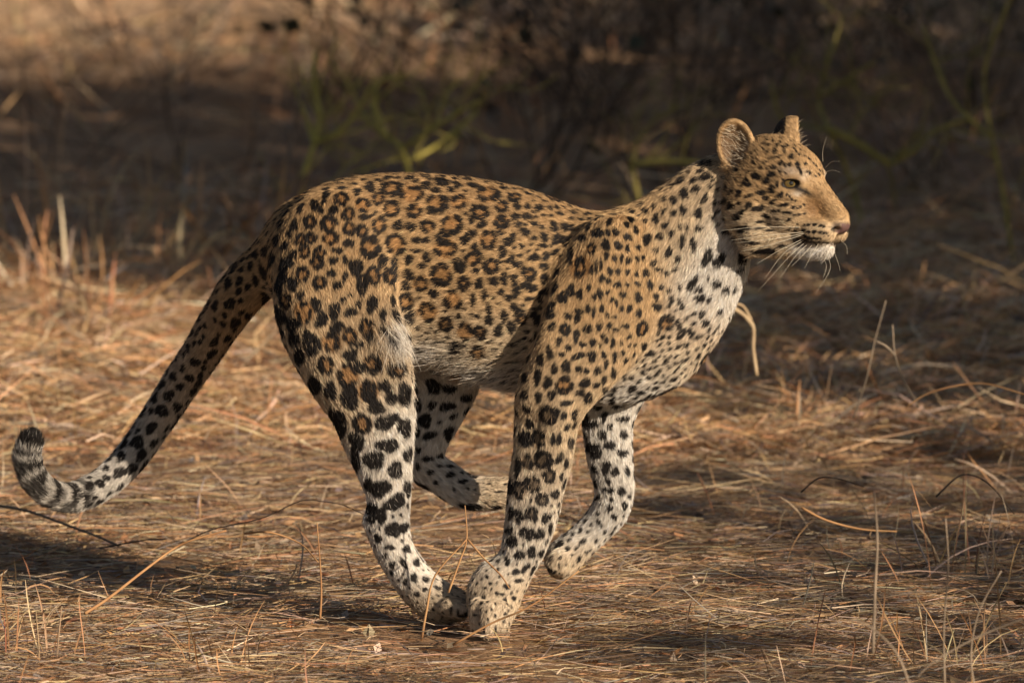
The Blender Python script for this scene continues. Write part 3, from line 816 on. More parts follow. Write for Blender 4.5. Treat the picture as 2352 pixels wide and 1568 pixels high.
# clumps of hair share a lean
ck = np.floor((RP + RF * .002 * np.sin(RP[:, :1] * 900)) / .0052).astype(np.int64)
hsh = (ck[:, 0] * 73856093) ^ (ck[:, 1] * 19349663) ^ (ck[:, 2] * 83492791)
cr = np.stack([((hsh * m_) % 10007) / 10007. - .5 for m_ in (7919, 104729, 1299709)], 1)
jit = cr * .75 + rng.normal(0, .20, (nF, 3))
tilt = np.select([fpart == 8, fpart == 7], [.34, .46], .30) + .12 * belly + .30 * flw + rng.normal(0, .09, nF)
tilt = np.where(pick, .9, tilt)
RF = RF + jit
RF -= (RF * RN).sum(1)[:, None] * RN
RF /= np.linalg.norm(RF, axis=1)[:, None] + 1e-9
D1 = RF * np.cos(tilt)[:, None] + RN * np.sin(tilt)[:, None]
D2 = RF * np.cos(tilt * .35)[:, None] + RN * np.sin(tilt * .35)[:, None]
D2[:, 2] -= .25 * belly
fe = pick & (fh[:, 1] < 0)
fd = HF * .80 - HN * .05 + HU * .28
D1[fe] = fd + rng.normal(0, .22, (fe.sum(), 3)); D2[fe] = D1[fe] + np.array([0, 0, .15])
NP_ = 4
tt = np.linspace(0, 1, NP_)
pts = np.stack([RP - RN * .0004 + (D1 * (s_ - .5 * s_ * s_) + D2 * (.5 * s_ * s_)) [:, :] * LEN[:, None] for s_ in tt], 1)
RE = pts[:, 1] * .35 + pts[:, 2] * .65 - RN * .001
kdr = kdtree.KDTree(nF)
for i, p in enumerate(RE.tolist()):
    kdr.insert(p, i)
kdr.balance()
dk, oc = coat_at(RE, None, kdr)
print('fur marks', time.time() - T0)
tb = tail_bands(ftl, ftl * tl_len, np.arctan2(RN[:, 1], RN[:, 2] + .3 * RN[:, 0])) * (fpart == 7)
dk = np.maximum(dk * (1 - np.clip(pink_ * 2, 0, 1)) * (1 - np.clip(earm, 0, 1)), tb)
# colour: hair by hair variation, dark tips in places
var = np.exp(rng.normal(0, .20, nF))[:, None] * (1 + .75 * cr[:, :1])
RC = lerp(RC, np.tile(OCH, (nF, 1)), oc * .9 * (1 - earin)) * var
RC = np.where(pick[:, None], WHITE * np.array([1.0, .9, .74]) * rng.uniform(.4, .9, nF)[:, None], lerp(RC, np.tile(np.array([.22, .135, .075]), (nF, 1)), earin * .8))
dmix = np.clip(np.maximum(np.maximum(dk, blk_), earv), 0, 1)
dmix = np.where(rng.random(nF) < .05 + .6 * flw, dmix * rng.random(nF), dmix)
RC = np.where(pick[:, None], RC, lerp(RC, np.tile(BLACK, (nF, 1)), dmix))
RC = np.clip(RC, .004, .85)
pts = pts[keep]; RC = RC[keep]; LENk = LEN[keep]
nk = len(pts)
fur_data = bpy.data.hair_curves.new('fur')
fur_data.add_curves([NP_] * nk)
fur_data.attributes['position'].data.foreach_set('vector', pts.astype(np.float32).ravel())
rad = np.outer(np.clip(LENk / .010, .6, 1.15) * .00030, np.array([1.0, .9, .62, .15]))
ra2 = fur_data.attributes.new('radius', 'FLOAT', 'POINT')
ra2.data.foreach_set('value', rad.astype(np.float32).ravel())
fc = fur_data.attributes.new('coat', 'FLOAT_COLOR', 'CURVE')
fc.data.foreach_set('color', np.hstack([RC, np.ones((nk, 1))]).astype(np.float32).ravel())
m_fur, n, l, b = mat_new('leopard_fur')
at_ = n.new('ShaderNodeAttribute'); at_.attribute_name = 'coat'
l.new(at_.outputs['Color'], b.inputs['Base Color'])
b.inputs['Roughness'].default_value = .55
b.inputs['Specular IOR Level'].default_value = .25
fur_data.materials.append(m_fur)
fur = bpy.data.objects.new('fur', fur_data)
col.objects.link(fur)
fur.parent = leopard
print('fur', nk, time.time() - T0)

# eyes
m_eye, n, l, b = mat_new('leopard_eye')
tc = n.new('ShaderNodeTexCoord'); sx = n.new('ShaderNodeSeparateXYZ'); l.new(tc.outputs['Object'], sx.inputs[0])
ac = n.new('ShaderNodeMath'); ac.operation = 'ARCCOSINE'
nrm = n.new('ShaderNodeVectorMath'); nrm.operation = 'NORMALIZE'; l.new(tc.outputs['Object'], nrm.inputs[0]); l.new(nrm.outputs[0], sx.inputs[0])
l.new(sx.outputs['Z'], ac.inputs[0])
ramp = n.new('ShaderNodeValToRGB'); ramp.color_ramp.interpolation = 'EASE'
dv = n.new('ShaderNodeMath'); dv.operation = 'DIVIDE'; dv.inputs[1].default_value = 1.6
l.new(ac.outputs[0], dv.inputs[0])
l.new(dv.outputs[0], ramp.inputs[0])
cr_ = ramp.color_ramp
cr_.elements[0].position = 0.0; cr_.elements[0].color = (.004, .004, .004, 1)
cr_.elements[1].position = .15; cr_.elements[1].color = (.004, .004, .004, 1)
for ps, cc in ((.19, (.10, .072, .022, 1)), (.42, (.155, .10, .030, 1)), (.54, (.07, .045, .015, 1)), (.60, (.01, .008, .006, 1))):
    e = cr_.elements.new(ps); e.color = cc
l.new(ramp.outputs[0], b.inputs['Base Color'])
b.inputs['Roughness'].default_value = .03
b.inputs['Specular IOR Level'].default_value = .7
for sgn in (1, -1):
    bm = bmesh.new()
    bmesh.ops.create_uvsphere(bm, u_segments=40, v_segments=24, radius=EYE_R * S)
    em = bpy.data.meshes.new('eye'); bm.to_mesh(em); bm.free()
    em.polygons.foreach_set('use_smooth', [True] * len(em.polygons))
    em.materials.append(m_eye)
    eo = bpy.data.objects.new('eye', em); col.objects.link(eo)
    eo.location = Vector(from_head(np.array([EYE[0], EYE[1] * sgn, EYE[2]])))
    gaze = HF * .74 + HN * sgn * .66 + HU * .05
    eo.rotation_euler = Vector(gaze).to_track_quat('Z', 'Y').to_euler()
    eo.parent = leopard

# whiskers: thin bent tubes from the muzzle and brow
m_wh, n, l, b = mat_new('whisker')
b.inputs['Base Color'].default_value = (.72, .66, .52, 1); b.inputs['Roughness'].default_value = .4


def tube(name, path, r0, r1, mat, parent=None, sides=5, rfun=None):
    path = np.asarray(path, float)
    tg = np.gradient(path, axis=0); tg /= np.linalg.norm(tg, axis=1)[:, None] + 1e-12
    ref = np.array([0.13, 0.31, 0.94])
    vs, fs = [], []
    for i, p in enumerate(path):
        x = np.cross(tg[i], ref); x /= np.linalg.norm(x) + 1e-12
        y = np.cross(tg[i], x)
        r = rfun(i / (len(path) - 1)) if rfun else r0 + (r1 - r0) * i / (len(path) - 1)
        for k in range(sides):
            g = 6.2832 * k / sides
            vs.append(p + (x * math.cos(g) + y * math.sin(g)) * r)
    for i in range(len(path) - 1):
        for k in range(sides):
            a, b_ = i * sides + k, i * sides + (k + 1) % sides
            fs.append((a, b_, b_ + sides, a + sides))
    fs.append(tuple(range(sides - 1, -1, -1)))
    fs.append(tuple(range((len(path) - 1) * sides, len(path) * sides)))
    return mesh_obj(name, vs, fs, mat, parent)


WHISK = [((1838, 522), (1740, 522), (1655, 530)), ((1845, 533), (1770, 540), (1675, 552)), ((1842, 540), (1770, 562), (1698, 578)), ((1846, 548), (1790, 575), (1738, 606)),
         ((1848, 536), (1780, 548), (1688, 558)), ((1850, 556), (1812, 590), (1742, 668)), ((1856, 560), (1830, 585), (1790, 640)), ((1866, 562), (1840, 590), (1818, 612)),
         ((1846, 552), (1800, 582), (1756, 640)), ((1900, 585), (1906, 620), (1872, 676)), ((1890, 590), (1898, 612), (1890, 640)), ((1914, 575), (1924, 600), (1930, 622)),
         ((1890, 372), (1890, 345), (1898, 316)), ((1896, 385), (1910, 372), (1928, 371)), ((1897, 395), (1912, 391), (1930, 396)), ((1930, 550), (1944, 566), (1946, 584)), ((1880, 560), (1862, 590), (1848, 616))]
for w_ in WHISK:
    p0, n0 = photo_ray(*w_[0])
    if p0 is None:
        y0 = float(from_head(np.array([90., 20., 0.]))[1])
        p0 = at(w_[0][0], w_[0][1], y0)
    dep = p0[1]
    path = catmull([p0, at(w_[1][0], w_[1][1], dep - .02), at(w_[2][0], w_[2][1], dep - .035)], 7)
    tube('whisker', path, .00036, .00012, m_wh, leopard, 4)
# ------------------------------------------------------------------ ground
def fast_mesh(name, V, Q, C=None, mat=None, smooth=True):
    me = bpy.data.meshes.new(name)
    V = np.asarray(V, np.float32); Q = np.asarray(Q, np.int32)
    me.vertices.add(len(V)); me.vertices.foreach_set('co', V.ravel())
    k = Q.shape[1]
    me.loops.add(Q.size); me.loops.foreach_set('vertex_index', Q.ravel())
    me.polygons.add(len(Q))
    me.polygons.foreach_set('loop_start', np.arange(0, Q.size, k, dtype=np.int32))
    me.polygons.foreach_set('use_smooth', np.full(len(Q), smooth))
    if C is not None:
        a = me.color_attributes.new('tint', 'FLOAT_COLOR', 'POINT')
        a.data.foreach_set('color', np.hstack([C, np.ones((len(C), 1))]).astype(np.float32).ravel())
    me.update(calc_edges=True)
    o = bpy.data.objects.new(name, me)
    col.objects.link(o)
    if mat: me.materials.append(mat)
    return o


def ground_h(x, y):
    h = .012 * np.sin(x * 2.3 + y * 1.1) + .010 * np.sin(y * 3.1 - x * 1.7 + 1) + .006 * np.sin(x * 7.1 + 2 * np.sin(y * 5.3))
    k = np.clip((np.hypot(x, y) - 1.2) / 3.0, 0, 1)
    bank = np.clip(y - 13.2, 0, 40)  # rise added so the far ground catches more sun
    return h * (.35 + .9 * k) + .40 * bank * bank / (bank + .3)


gx = np.unique(np.concatenate([np.linspace(-3, 3, 151), np.linspace(-20, 20, 81), np.array([-300, -120, -60, -35, 35, 60, 120, 300])]).round(4))
gy = np.unique(np.concatenate([np.linspace(-3, 22, 251), np.linspace(-18, 60, 100), np.array([-60, -30, 80, 120, 200, 350])]).round(4))
GX, GY = np.meshgrid(gx, gy, indexing='ij')
GZ = ground_h(GX, GY) * (np.hypot(GX, GY) < 60)
ni, nj = GX.shape
ii, jj = np.meshgrid(np.arange(ni - 1), np.arange(nj - 1), indexing='ij')
a_ = (ii * nj + jj).ravel()
GQ = np.stack([a_, a_ + nj, a_ + nj + 1, a_ + 1], 1)
m_gr, n, l, b = mat_new('dry_ground')
tc = n.new('ShaderNodeTexCoord')
n1 = n.new('ShaderNodeTexNoise'); n1.inputs['Scale'].default_value = 1.3; n1.inputs['Detail'].default_value = 8; n1.inputs['Roughness'].default_value = .65
n2 = n.new('ShaderNodeTexNoise'); n2.inputs['Scale'].default_value = 26; n2.inputs['Detail'].default_value = 6; n2.inputs['Roughness'].default_value = .7
l.new(tc.outputs['Object'], n1.inputs['Vector']); l.new(tc.outputs['Object'], n2.inputs['Vector'])
r1 = n.new('ShaderNodeValToRGB')
r1.color_ramp.elements[0].position = .33; r1.color_ramp.elements[0].color = (.20, .115, .065, 1)
r1.color_ramp.elements[1].position = .66; r1.color_ramp.elements[1].color = (.54, .36, .215, 1)
r2 = n.new('ShaderNodeValToRGB')
r2.color_ramp.elements[0].position = .35; r2.color_ramp.elements[0].color = (.45, .40, .36, 1)
r2.color_ramp.elements[1].position = .7; r2.color_ramp.elements[1].color = (1.15, 1.1, 1.05, 1)
mx = n.new('ShaderNodeMix'); mx.data_type = 'RGBA'; mx.blend_type = 'MULTIPLY'; mx.inputs[0].default_value = .6
l.new(n1.outputs['Fac'], r1.inputs[0]); l.new(n2.outputs['Fac'], r2.inputs[0])
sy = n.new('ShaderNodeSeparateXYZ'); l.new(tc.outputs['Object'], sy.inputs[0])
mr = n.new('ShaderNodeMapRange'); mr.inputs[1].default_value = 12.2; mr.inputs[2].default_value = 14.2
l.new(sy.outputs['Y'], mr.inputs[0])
sd_ = n.new('ShaderNodeMix'); sd_.data_type = 'RGBA'; sd_.inputs[7].default_value = (.70, .50, .32, 1)     # paler tint puts the far sun into the sand colour
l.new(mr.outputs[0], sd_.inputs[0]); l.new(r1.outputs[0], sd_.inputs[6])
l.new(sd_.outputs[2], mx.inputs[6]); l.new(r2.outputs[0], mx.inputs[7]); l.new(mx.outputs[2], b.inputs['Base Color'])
bp = n.new('ShaderNodeBump'); bp.inputs['Strength'].default_value = .8; bp.inputs['Distance'].default_value = .02
l.new(n2.outputs['Fac'], bp.inputs['Height']); l.new(bp.outputs[0], b.inputs['Normal'])
b.inputs['Roughness'].default_value = .95; b.inputs['Specular IOR Level'].default_value = .1
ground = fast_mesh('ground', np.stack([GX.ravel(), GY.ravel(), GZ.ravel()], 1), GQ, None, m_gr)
tag(ground, 'sandy brown ground of the clearing', 'ground', kind='structure')

# ------------------------------------------------------------------ straw and grass
m_st, n, l, b = mat_new('dry_straw')
at_ = n.new('ShaderNodeAttribute'); at_.attribute_name = 'tint'
l.new(at_.outputs['Color'], b.inputs['Base Color'])
b.inputs['Roughness'].default_value = .6; b.inputs['Specular IOR Level'].default_value = .35
STRAW = np.array([(.52, .375, .215), (.48, .30, .155), (.44, .235, .11), (.33, .25, .18), (.62, .48, .33), (.13, .085, .06), (.38, .19, .095), (.30, .25, .215)])


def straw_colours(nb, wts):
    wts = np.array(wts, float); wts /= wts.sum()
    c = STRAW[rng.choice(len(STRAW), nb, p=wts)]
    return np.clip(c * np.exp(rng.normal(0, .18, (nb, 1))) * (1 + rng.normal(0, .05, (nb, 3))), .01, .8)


def blades(name, base, heading, length, width, rise, bend, cols, sec=4, curl=None, ridge=False):
    """ribbons: base (n,3), heading angle in plan, rise = elevation of the first part (rad), bend = change of elevation along the blade, curl = change of heading"""
    nb = len(base)
    if curl is None: curl = np.zeros(nb)
    t = np.linspace(0, 1, sec)
    P = np.zeros((nb, sec, 3)); P[:, 0] = base
    W = np.zeros((nb, sec, 3))
    roll = rng.uniform(-.9, .9, nb)
    for k in range(sec):
        el = rise + bend * t[k]; hd = heading + curl * t[k]
        d = np.stack([np.cos(hd) * np.cos(el), np.sin(hd) * np.cos(el), np.sin(el)], 1)
        if k < sec - 1: P[:, k + 1] = P[:, k] + d * (length / (sec - 1))[:, None]
        s_ = np.stack([-np.sin(hd), np.cos(hd), np.zeros(nb)], 1)
        nrm_ = np.cross(d, s_)
        W[:, k] = s_ * np.cos(roll)[:, None] + nrm_ * np.sin(roll)[:, None]
    gh = ground_h(P[:, :, 0], P[:, :, 1])
    P[:, :, 2] = np.maximum(P[:, :, 2], .002) + gh
    taper = np.where(t < .7, 1.0, 1 - (t - .7) / .3 * .75)
    hw_ = (width * .5)[:, None, None] * taper[None, :, None]
    L_, R_ = P - W * hw_, P + W * hw_
    if ridge:
        up_ = np.array([0, 0, 1.0])[None, None] * hw_ * .8
        Vv = np.stack([L_, P + up_, R_], 2).reshape(-1, 3); kk = 3
    else:
        Vv = np.stack([L_, R_], 2).reshape(-1, 3); kk = 2
    o_ = (np.arange(nb) * sec * kk)[:, None, None]
    s_i = np.arange(sec - 1)[None, :, None]
    e_ = np.arange(kk - 1)[None, None, :]
    a0 = (o_ + s_i * kk + e_).ravel()
    Q = np.stack([a0, a0 + 1, a0 + 1 + kk, a0 + kk], 1)
    C = np.repeat(cols, sec * kk, axis=0)
    return fast_mesh(name, Vv, Q, C, m_st, smooth=False)


def scatter(nb, y0, y1, half=1.05, grow=.055, power=1.0):
    y = y0 + (y1 - y0) * rng.random(nb) ** power
    hw_ = half + grow * np.maximum(y, 0)
    return rng.uniform(-1, 1, nb) * hw_, y


def patchy(x, y, s=1.0, seed=0.0):
    return .5 + .25 * np.sin(x * 3.1 * s + 1.7 * np.sin(y * 2.3 * s + seed)) + .25 * np.sin(y * 2.9 * s + 1.3 * np.sin(x * 4.1 * s + seed * 2))


# flattened litter around the animal
nb = 200000
x, y = scatter(nb, -1.6, 2.6, 1.6)
k = rng.random(nb) < .12 + .88 * patchy(x, y, 1.4) * (.45 + .55 * patchy(x, y, 3.7, 2.0)) * 1.3
x, y = x[k], y[k]; nb = len(x)
ang = rng.normal(0, .75, nb) + np.where(rng.random(nb) < .5, 0, math.pi)
lit = blades('straw_litter', np.stack([x, y, rng.random(nb) ** 2 * .022 + .002], 1), ang, rng.lognormal(-2.75, .55, nb), rng.uniform(.0009, .0025, nb),
             rng.normal(.02, .09, nb), rng.normal(-.05, .16, nb), 1.06 * straw_colours(nb, [6, 5, 2.5, 4, 3, 4, 1.5, 3]), 3, rng.normal(0, .35, nb))
tag(lit, 'flattened dry straw covering the ground under the leopard', 'straw', kind='stuff')
# straw further back, colours brightened for the sun it faces
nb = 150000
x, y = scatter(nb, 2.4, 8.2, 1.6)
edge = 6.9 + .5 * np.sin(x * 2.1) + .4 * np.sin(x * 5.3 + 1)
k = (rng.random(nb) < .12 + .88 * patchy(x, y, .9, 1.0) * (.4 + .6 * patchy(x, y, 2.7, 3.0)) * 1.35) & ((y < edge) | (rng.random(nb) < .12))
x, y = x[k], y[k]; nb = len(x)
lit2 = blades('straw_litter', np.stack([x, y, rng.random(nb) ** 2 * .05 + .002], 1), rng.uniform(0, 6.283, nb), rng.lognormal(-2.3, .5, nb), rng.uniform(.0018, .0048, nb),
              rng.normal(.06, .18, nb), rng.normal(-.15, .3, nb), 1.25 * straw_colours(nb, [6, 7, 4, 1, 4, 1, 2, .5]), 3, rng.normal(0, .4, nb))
tag(lit2, 'matted straw behind the leopard, tinted brighter for the sun', 'straw', kind='stuff')
# short standing stems and bent blades
nb = 1300
x, y = scatter(nb, -1.5, 7.4, 1.6, .055, .8)
st = blades('dry_grass', np.stack([x, y, np.zeros(nb)], 1), rng.uniform(0, 6.283, nb), rng.uniform(.04, .13, nb) * (1 + .12 * np.maximum(y, 0)), rng.uniform(.0016, .0034, nb),
            rng.uniform(.35, 1.45, nb), rng.normal(-.7, .6, nb), straw_colours(nb, [5, 5, 3, 2, 3, 1, 2, 2]), 6, rng.normal(0, .8, nb), True)
tag(st, 'thin dry grass stems standing out of the straw', 'grass', kind='stuff')
# sparse dead stems in the shade and on the sand beyond
nb = 2600
x, y = scatter(nb, 7.0, 22.0, 1.3, .055)
st2 = blades('dry_grass', np.stack([x, y, np.zeros(nb)], 1), rng.uniform(0, 6.283, nb), rng.uniform(.08, .40, nb), rng.uniform(.003, .007, nb),
             rng.uniform(.1, 1.4, nb), rng.normal(-.5, .5, nb), straw_colours(nb, [3, 3, 3, 2, 1, 3, 3, 2]), 5, rng.normal(0, .6, nb), True)
tag(st2, 'sparse dead stems on the bare ground further back', 'grass', kind='stuff')
# straw added to catch light on the bank, its tint brightened for sun
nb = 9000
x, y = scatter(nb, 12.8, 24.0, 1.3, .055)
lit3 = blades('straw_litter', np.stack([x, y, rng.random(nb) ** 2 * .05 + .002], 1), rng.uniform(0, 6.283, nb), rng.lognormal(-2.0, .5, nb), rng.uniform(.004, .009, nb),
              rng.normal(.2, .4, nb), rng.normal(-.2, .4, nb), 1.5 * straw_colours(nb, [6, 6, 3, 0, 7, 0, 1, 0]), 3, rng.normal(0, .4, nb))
tag(lit3, 'blurred straw added and tinted brighter for the sun on the bank at the top left', 'straw', kind='stuff')
# broken leaf litter between the straws
nb = 14000
x, y = scatter(nb, -1.5, 5.0, 1.6)
cen = np.stack([x, y, ground_h(x, y) + .004 + .012 * rng.random(nb)], 1)
dd = rng.normal(0, 1, (nb, 3)); dd[:, 2] *= .25; dd /= np.linalg.norm(dd, axis=1)[:, None]
ss = np.cross(dd, np.array([0, 0, 1.0]) + rng.normal(0, .3, (nb, 3))); ss /= np.linalg.norm(ss, axis=1)[:, None]
La = np.clip(rng.lognormal(-4.7, .4, nb), .003, .016)[:, None]; Wa = La * rng.uniform(.3, .8, (nb, 1))
mid = cen + np.cross(dd, ss) * Wa * .3
Vv = np.stack([cen - dd * La, cen + ss * Wa, cen + dd * La, mid, cen - ss * Wa], 1).reshape(-1, 3)
o_ = np.arange(nb) * 5
Qq = np.vstack([np.stack([o_, o_ + 1, o_ + 2, o_ + 3], 1), np.stack([o_, o_ + 3, o_ + 2, o_ + 4], 1)])
lf = fast_mesh('leaf_litter', Vv, Qq, np.repeat(straw_colours(nb, [1, 2, 2, 3, 1, 5, 2, 2]), 5, axis=0), m_st, smooth=False)
tag(lf, 'small broken dead leaves scattered through the straw', 'leaf litter', kind='stuff')
print('straw', time.time() - T0)

# ------------------------------------------------------------------ materials for wood and leaves
def bark(name, c1, c2, scale=30):
    m, n, l, b = mat_new(name)
    tc = n.new('ShaderNodeTexCoord'); nz = n.new('ShaderNodeTexNoise'); nz.inputs['Scale'].default_value = scale; nz.inputs['Detail'].default_value = 5
    rp = n.new('ShaderNodeValToRGB'); rp.color_ramp.elements[0].position = .35; rp.color_ramp.elements[1].position = .68
    rp.color_ramp.elements[0].color = (*c1, 1); rp.color_ramp.elements[1].color = (*c2, 1)
    l.new(tc.outputs['Object'], nz.inputs['Vector']); l.new(nz.outputs['Fac'], rp.inputs[0]); l.new(rp.outputs[0], b.inputs['Base Color'])
    bp = n.new('ShaderNodeBump'); bp.inputs['Strength'].default_value = .5; bp.inputs['Distance'].default_value = .004
    l.new(nz.outputs['Fac'], bp.inputs['Height']); l.new(bp.outputs[0], b.inputs['Normal'])
    b.inputs['Roughness'].default_value = .8
    return m


m_green_sun = bark('sunlit_green_stem', (.42, .36, .075), (.60, .50, .12), 18)  # stem colour brightened to stand in for sun on the shrubs
m_green_shade = bark('shaded_green_stem', (.24, .20, .05), (.42, .34, .09), 18)  # darker copy of the stem colour for the shaded right
m_grey = bark('grey_stem', (.12, .085, .06), (.26, .19, .13), 25)
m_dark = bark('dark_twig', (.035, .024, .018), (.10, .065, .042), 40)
m_orange = bark('orange_stem', (.34, .17, .07), (.50, .29, .13), 22)
m_pale = bark('pale_stem', (.36, .25, .14), (.54, .41, .25), 22)
m_greyp = bark('weathered_stalk', (.20, .155, .11), (.36, .28, .20), 22)
m_trunk = bark('trunk_bark', (.03, .022, .017), (.12, .085, .06), 9)
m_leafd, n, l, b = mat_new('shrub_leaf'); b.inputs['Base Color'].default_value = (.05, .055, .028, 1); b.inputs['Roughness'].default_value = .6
m_leafg, n, l, b = mat_new('tree_leaf'); b.inputs['Base Color'].default_value = (.06, .085, .03, 1); b.inputs['Roughness'].default_value = .55


def tubes_mesh(paths, radii, sides=6):
    vs, fs = [], []
    ref = np.array([0.13, 0.31, 0.94])
    for path, (r0, r1) in zip(paths, radii):
        path = np.asarray(path, float); o_ = len(vs); m = len(path)
        tg = np.gradient(path, axis=0); tg /= np.linalg.norm(tg, axis=1)[:, None] + 1e-12
        for i, p in enumerate(path):
            x_ = np.cross(tg[i], ref); x_ /= np.linalg.norm(x_) + 1e-12
            y_ = np.cross(tg[i], x_); r = r0 + (r1 - r0) * i / (m - 1)
            for k_ in range(sides):
                g = 6.2832 * k_ / sides
                vs.append(p + (x_ * math.cos(g) + y_ * math.sin(g)) * r)
        for i in range(m - 1):
            for k_ in range(sides):
                a, b_ = o_ + i * sides + k_, o_ + i * sides + (k_ + 1) % sides
                fs.append((a, b_, b_ + sides, a + sides))
        fs.append(tuple(o_ + k_ for k_ in range(sides - 1, -1, -1)))
        fs.append(tuple(o_ + (m - 1) * sides + k_ for k_ in range(sides)))
    return vs, fs


def empty(name, loc):
    o = bpy.data.objects.new(name, None)
    col.objects.link(o)
    o.location = Vector(loc)
    return o


def local(vs, loc):
    return [np.asarray(v) - np.asarray(loc) for v in vs]


def leaf_mesh(cents, size, aspect=.6, jitter=.4):
    """each leaf a small folded blade of two quads"""
    nb = len(cents)
    d = rng.normal(0, 1, (nb, 3)); d /= np.linalg.norm(d, axis=1)[:, None]
    s_ = np.cross(d, rng.normal(0, 1, (nb, 3))); s_ /= np.linalg.norm(s_, axis=1)[:, None]
    nn = np.cross(d, s_)
    L_ = size * np.exp(rng.normal(0, jitter, nb))[:, None] * .5
    w_ = L_ * aspect
    A = cents - d * L_; B = cents + d * L_; M = cents + nn * w_ * .25
    Lf = cents + s_ * w_; Rt = cents - s_ * w_
    V = np.stack([A, Lf, B, M, Rt], 1).reshape(-1, 3)
    o_ = np.arange(nb) * 5
    Q = np.vstack([np.stack([o_, o_ + 1, o_ + 2, o_ + 3], 1), np.stack([o_, o_ + 3, o_ + 2, o_ + 4], 1)])
    return V, Q


def grow(start, direction, length, depth, r, out, spread=.6, droop=0.0, kids=3, seg=5):
    p = np.array(start, float); d = np.array(direction, float); d /= np.linalg.norm(d)
    path = [p.copy()]
    for i in range(seg):
        d = d + rng.normal(0, .16, 3) + np.array([0, 0, -droop]); d /= np.linalg.norm(d)
        p = p + d * length / seg
        path.append(p.copy())
    out.append((np.array(path), (r, r * .55)))
    if depth > 0:
        for i in range(kids):
            j = rng.integers(max(1, seg // 2), seg + 1)
            nd = d + rng.normal(0, spread, 3)
            nd[2] = abs(nd[2]) * .6 + .1
            grow(path[j], nd, length * rng.uniform(.5, .8), depth - 1, r * .6, out, spread, droop, kids, seg)


def shrub(u, v, mat, label, paths=None, n_stems=6, height=.7, r=.006, leaves=0, leaf_size=.03, group=None, leafmat=None, depth=2, lean=(0, 0, 1), spread=.55):
    base = on_ground(u, v)
    base[2] = ground_h(base[0], base[1])
    root = empty('shrub', base)
    tag(root, label, 'shrub', group)
    if paths is None:
        ends = []
        for i in range(n_stems):
            out = []
            dr = np.array([rng.normal(0, .5), rng.normal(0, .4), 1.0]) + np.array(lean) - np.array([0, 0, 1])
            grow(base + np.array([rng.normal(0, .04), rng.normal(0, .04), -.02]), dr, height * rng.uniform(.6, 1.0), depth, r * rng.uniform(.7, 1.1), out, spread)
            vs, fs = tubes_mesh([p for p, _ in out], [q_ for _, q_ in out], 5)
            so = mesh_obj('stem', local(vs, base), fs, mat, root)
            ends += [p[-1] for p, _ in out] + [p[-2] for p, _ in out]
    else:
        ends = []
        for pth, r0, r1 in paths:
            P = catmull([at(a, b_, base[1] + dy) for a, b_, dy in pth], 4)
            vs, fs = tubes_mesh([P], [(r0, r1)], 6)
            mesh_obj('stem', local(vs, base), fs, mat, root)
            ends += list(P[2::3])
            tw = []
            for i_ in range(5):
                j_ = rng.integers(1, len(P))
                grow(P[j_], rng.normal(0, 1, 3) + (P[j_] - P[j_ - 1]) / np.linalg.norm(P[j_] - P[j_ - 1]) * .8 + np.array([0, 0, .4]), .16, 1, r0 * .35, tw, .5, 0, 2, 4)
            vs, fs = tubes_mesh([p for p, _ in tw], [q_ for _, q_ in tw], 4)
            mesh_obj('twigs', local(vs, base), fs, mat, root)['kind'] = 'stuff'
    if leaves:
        e = np.array(ends)
        c = e[rng.integers(0, len(e), leaves)] + rng.normal(0, .03, (leaves, 3))
        V, Q = leaf_mesh(c - base, leaf_size, .8)
        lo_ = fast_mesh('leaves', V, Q, None, leafmat or m_leafd, smooth=False)
        lo_.parent = root
        lo_['kind'] = 'stuff'
    return root


# green-stemmed shrub behind the rump
G = .0074
shrub(700, 556, m_green_sun, 'leafless shrub of bent yellow-green stems behind the rump', [
    ([(705, 556, 0), (690, 470, 0), (700, 400, 0), (722, 332, 0)], G, G * .9),
    ([(722, 332, 0), (735, 262, .02), (722, 200, .05), (724, 120, .08)], G * .95, G * .6),
    ([(722, 332, 0), (790, 292, -.05), (835, 230, -.08), (862, 178, -.1)], G * .8, G * .5),
    ([(722, 330, 0), (700, 262, .05), (683, 205, .07)], G * .7, G * .5),
    ([(740, 322, 0), (820, 300, .05), (900, 270, .1)], G * .5, G * .3)])
shrub(905, 545, m_green_sun, 'leafless shrub with one thick curved yellow-green stem above the back', [
    ([(905, 545, 0), (940, 440, 0), (925, 345, 0), (880, 305, .03), (862, 255, .05), (870, 190, .08), (930, 172, .1)], G * 1.1, G * .6),
    ([(925, 340, 0), (1010, 285, -.08), (1100, 232, -.12)], G * .8, G * .5),
    ([(930, 375, .05), (1010, 330, .1), (1095, 258, .2)], G * .9, G * .6),
    ([(935, 365, .05), (900, 368, 0), (800, 400, -.1)], G * .6, G * .3),
    ([(1000, 290, 0), (1030, 210, .05), (1090, 165, .1)], G * .5, G * .3)])
shrub(600, 590, m_grey, 'shrub of two tan dead stems leaning behind the tail root', [
    ([(585, 585, 0), (640, 470, 0), (668, 350, .05), (690, 220, .1)], G * 1.0, G * .6),
    ([(600, 590, 0), (650, 510, 0), (690, 430, .05), (705, 405, .05)], G * 1.1, G * 1.2),
    ([(590, 560, 0), (555, 510, 0), (580, 500, 0)], G, G * .7)])
